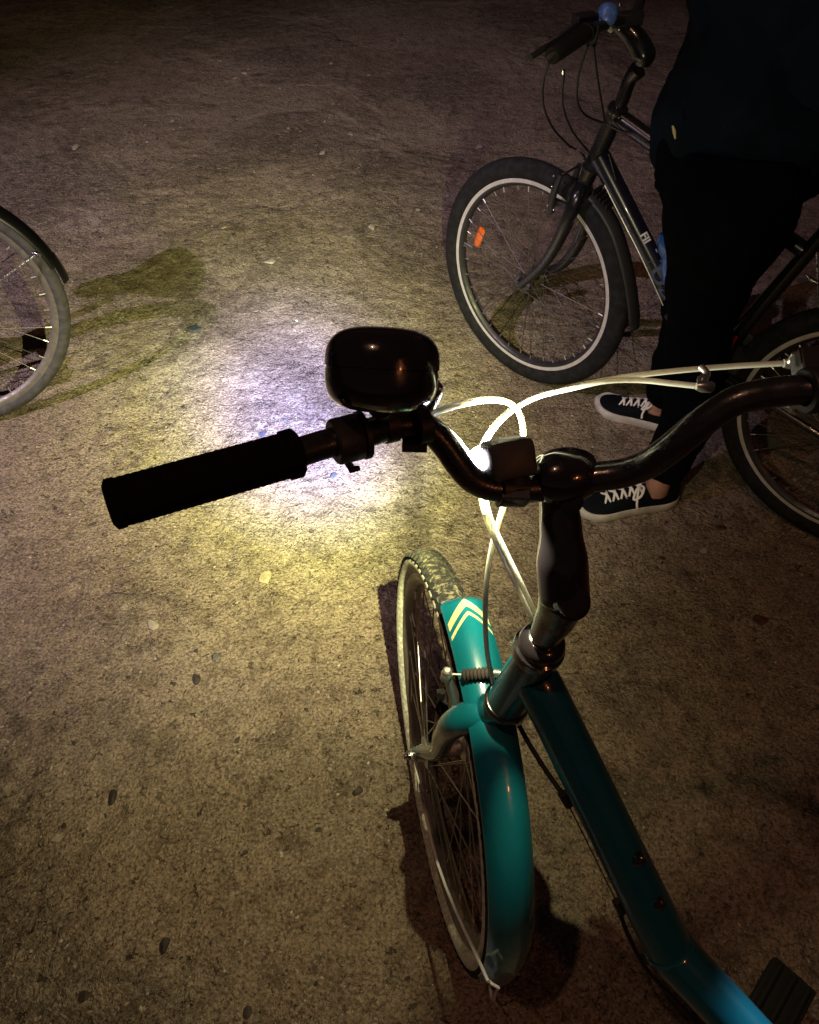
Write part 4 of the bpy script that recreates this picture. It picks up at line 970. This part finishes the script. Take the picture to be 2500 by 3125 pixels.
hf = (V((0.36, 1.55, 1.42)) - hdc).normalized(); hs_ = V((0, 1, 0)); hu = hf.cross(hs_).normalized(); hu = hu if hu.z > 0 else -hu
b.sphere(hdc + hu * .02 - hf * .01, 1, (hf * .096, hs_ * .075, hu * .105), seg=28, ring=20)
b.sphere(hdc - hu * .055 + hf * .035, 1, (hf * .055, hs_ * .052, hu * .055), seg=20, ring=14)
b.tube([hdc + hf * .082 + hu * .018, hdc + hf * .104 - hu * .022, hdc + hf * .092 - hu * .030], [.009, .013, .009], n=3, seg=10)
b.tube([hdc + hf * .083 - hu * .052 - hs_ * .022, hdc + hf * .092 - hu * .050, hdc + hf * .083 - hu * .052 + hs_ * .022], [.005, .008, .005], n=3, seg=8)
for s in (-1, 1): b.sphere(hdc + hs_ * s * .076 - hu * .004, 1, (hf * .018, hs_ * .009, hu * .030), seg=12, ring=8)
b.tube([nk - V((0, 0, .03)), hdc - hu * .03 - hf * .02], [.052, .056], seg=18)
body = part('body', b, M['skin'], pr); remesh(body, .0042, 3)
b = MB()
for s in (-1, 1):
    b = MB(); b.sphere(hdc + hf * .080 + hs_ * s * .031 + hu * .012, .0125, seg=14, ring=10)
    part('eye', b, M['eye'], pr)
b = MB(); b.sphere(hdc + hu * .035 - hf * .022, 1, (hf * .098, hs_ * .085, hu * .108), seg=28, ring=20); b.sphere(hdc - hf * .06 - hu * .02, 1, (hf * .05, hs_ * .075, hu * .075), seg=20, ring=14)
hr = part('hair', b, M['hair'], pr); remesh(hr, .006, 4); cloth(hr, .008, .02, 'hair_clumps')
b = MB(); b.tube(nleg + [V((0.605, 1.50, .90))], nrad + [.115], n=5, seg=22); b.tube(fleg + [V((0.605, 1.65, .91))], frad + [.115], n=5, seg=22); b.tube([nleg[-1], pel + V((0, -.04, -.04)), pel + V((0, .04, -.04)), fhip], [.11, .125, .125, .108], n=4, seg=22); b.tube([pel - V((0, 0, .08)), pel + V((0, 0, .05))], [.13, .13], seg=22)
trs = part('trousers', b, M['trousers'], pr); remesh(trs, .007, 5); cloth(trs, .022, .075, 'trouser_folds')
# jacket: hollow shell, open at hem, cuffs and collar
jc = V((0.6360,1.5930,0.8600)); b = MB()
hem = V((jc.x + .022, jc.y + .055, .80))
b.tube([hem - V((0, 0, .02)), hem + V((0, 0, .06)), V((0.635, 1.56, .98)), V((0.65, 1.56, 1.10)), V((0.63, 1.555, 1.22)), V((0.595, 1.555, 1.32)), V((0.575, 1.555, 1.40))], [.150, .160, .158, .160, .168, .135, .068], n=6, seg=30, flat=1.16, up=V((0, 1, 0)))
b.tube([shN, shF], .075, seg=20)
for sh, el, ha in ((shN, elN, haN), (shF, elF, haF)): b.tube([sh, sh.lerp(el, .5), el, el.lerp(ha, .5), ha.lerp(el, .12)], [.074, .064, .060, .052, .044], n=5, seg=20)
b.tube([V((0.575, 1.555, 1.38)), V((0.56, 1.55, 1.45))], [.070, .066], seg=20)
jk = part('jacket', b, M['jacket'], pr); remesh(jk, .0075, 4); cloth(jk, .045, .10, 'jacket_folds')
tube1('reflective_tab', [(0.4276,1.3970,0.9924), (0.4306,1.3895,0.9859), (0.4326,1.3804,0.9779)], [.0016, .0030, .0012], mat('reflective_tab', (.62, .62, .36), .5), jk, seg=8)
b = MB(); b.box(V((0.375, 1.555, 1.385)), V((.004, 0, .003)) * 1.2, V((0, .075, 0)), V((-.022, 0, .030)))
ph = b.build('phone', M['black_gloss'], None, base=V((0.375, 1.555, 1.385)), bevel=.003); tag(ph, 'black phone held in both hands of the standing person', 'phone')

def shoe(heel, toe, name):
    heel = V(heel); toe = V(toe); heel.z = toe.z = 0; d = (toe - heel); L = .285; d.normalize(); s = V((-d.y, d.x, 0)); g = gh(*(heel + d * .14).xy)
    O = V((heel.x, heel.y, g + .001))
    prof = [(0, .026), (.04, .034), (.10, .033), (.16, .038), (.21, .047), (.25, .045), (.272, .036), (.285, .014)]
    def half_w(x):
        if x <= 0: return .012
        for (a, wa), (c, wc) in zip(prof, prof[1:]):
            if x <= c: t = (x - a) / (c - a); return wa + (wc - wa) * t
        return .012
    # sole
    b = MB(); pts = []
    N = 44
    for i in range(N):
        a = 2 * math.pi * i / N; x = .1425 - .1425 * math.cos(a) * (1); x = .1425 * (1 - math.copysign(abs(math.cos(a)) ** .85, math.cos(a)))
        w = half_w(min(max(x, .0), .285)); e = min(1, math.sqrt(max(0, 1 - ((x - .1425) / .1428) ** 8)))
        pts.append((x, math.copysign(w * max(.25, e) if abs(math.sin(a)) > .02 else 0, math.sin(a))))
    for (z, sc) in ((0, .97), (.004, 1.03), (.022, 1.04), (.027, 1.0)):
        for (x, y) in pts: b.v.append(tuple(O + d * (.1425 + (x - .1425) * (1 + (sc - 1) * .25)) + s * y * sc + V((0, 0, z + (.007 if x > .25 else 0) * (1 if z < .01 else .6)))))
    for q in range(3):
        for i in range(N): j = (i + 1) % N; b.f.append((q * N + i, q * N + j, (q + 1) * N + j, (q + 1) * N + i)); b.m.append(0)
    b.f.append(tuple(range(N - 1, -1, -1))); b.f.append(tuple(3 * N + i for i in range(N))); b.m += [0, 0]
    so = part('sole', b, M['sole'], None, base=O) if 0 else None
    # upper
    u = MB(); secs = []; K = 18; xs = [.004, .02, .045, .07, .09, .11, .135, .16, .185, .21, .235, .255, .272, .281]
    ht = [.066, .073, .070, .064, .066, .072, .070, .062, .054, .046, .040, .036, .031, .024]
    op = [1, 1, 1, 1, 1, .8, 0, 0, 0, 0, 0, 0, 0, 0]
    for x, hh in zip(xs, ht):
        w = half_w(x) * (.99 if x < .27 else .9); e = math.sqrt(max(0.05, 1 - ((x - .1425) / .146) ** 8)); w *= e
        row = []
        for k in range(K + 1):
            a = math.pi * k / K; cx = math.cos(a); sx = math.sin(a)
            pw = .62; row.append(O + d * x + s * (math.copysign(abs(cx) ** pw, cx) * w * (1 - .22 * sx)) + V((0, 0, .020 + (hh - .020) * abs(sx) ** .8)))
        secs.append(row)
    vs = [p for row in secs for p in row]; W = K + 1; fs = []
    for i in range(len(secs) - 1):
        for k in range(K):
            if xs[i] < .088 and 6 <= k < 12 and i >= 1: continue      # ankle opening
            fs.append((i * W + k, i * W + k + 1, (i + 1) * W + k + 1, (i + 1) * W + k))
    fs.append(tuple(range(W - 1, -1, -1))); fs.append(tuple((len(secs) - 1) * W + k for k in range(W)))
    u.add(vs, fs)
    up = u.build(name, M['canvas'], None, base=O); 
    up.parent = pr; up.location = O - V((0.62, 1.58, 0)); _base[up.name] = O
    sm = up.modifiers.new('thick', 'SOLIDIFY'); sm.thickness = .003; sm.offset = -1; sm2 = up.modifiers.new('sub', 'SUBSURF'); sm2.levels = 1; sm2.render_levels = 2
    part('sole', b, M['sole'], up)
    # laces
    for i in range(5):
        for sg in (1, -1):
            x = .118 + i * .020; b = MB(); b.sphere(O + d * x + s * sg * .0205 + V((0, 0, np.interp(x, xs, ht) - .0065)), .0026, seg=8, ring=6); part('eyelet', b, M['alu'], up)
    for i in range(5):
        x = .118 + i * .020; z = np.interp(x, xs, ht); w = .019
        for sg in (1, -1):
            tube1('lace', [O + d * (x) + s * sg * w + V((0, 0, z - .004)), O + d * (x + .006) + V((0, 0, z + .0045)), O + d * (x + .014) - s * sg * w + V((0, 0, np.interp(x + .014, xs, ht) - .004))], [.0028, .0034, .0028], M['lace'], up, seg=8, n=4)
    for sg in (1, -1):
        q = O + d * .118 + V((0, 0, .076))
        tube1('lace', [q, q - d * .004 + s * sg * .018 + V((0, 0, .012)), q + d * .016 + s * sg * .040 + V((0, 0, .0)), q + d * .030 + s * sg * .030 + V((0, 0, -.006)), q + d * .012 + s * sg * .010], .0030, M['lace'], up, seg=8, n=5) if 0 else tube1('lace', [q, q + s * sg * .018 + V((0, 0, .010)), q + d * .012 + s * sg * .036, q + d * .028 + s * sg * .034 + V((0, 0, -.012)), q + d * .016 + s * sg * .014 + V((0, 0, .002)), q], [.0032] * 6, M['lace'], up, seg=8, n=5)
        tube1('lace', [q, q + d * .014 + s * sg * .020 + V((0, 0, .004)), q + d * .022 + s * sg * .044 + V((0, 0, -.016)), q + d * .020 + s * sg * .050 + V((0, 0, -.030))], [.003] * 4, M['lace'], up, seg=8, n=5)
    return up
shoe((0.709, 1.452, 0), (0.430, 1.400, 0), 'shoe')
shoe((0.800, 1.715, 0), (0.548, 1.826, 0), 'shoe')
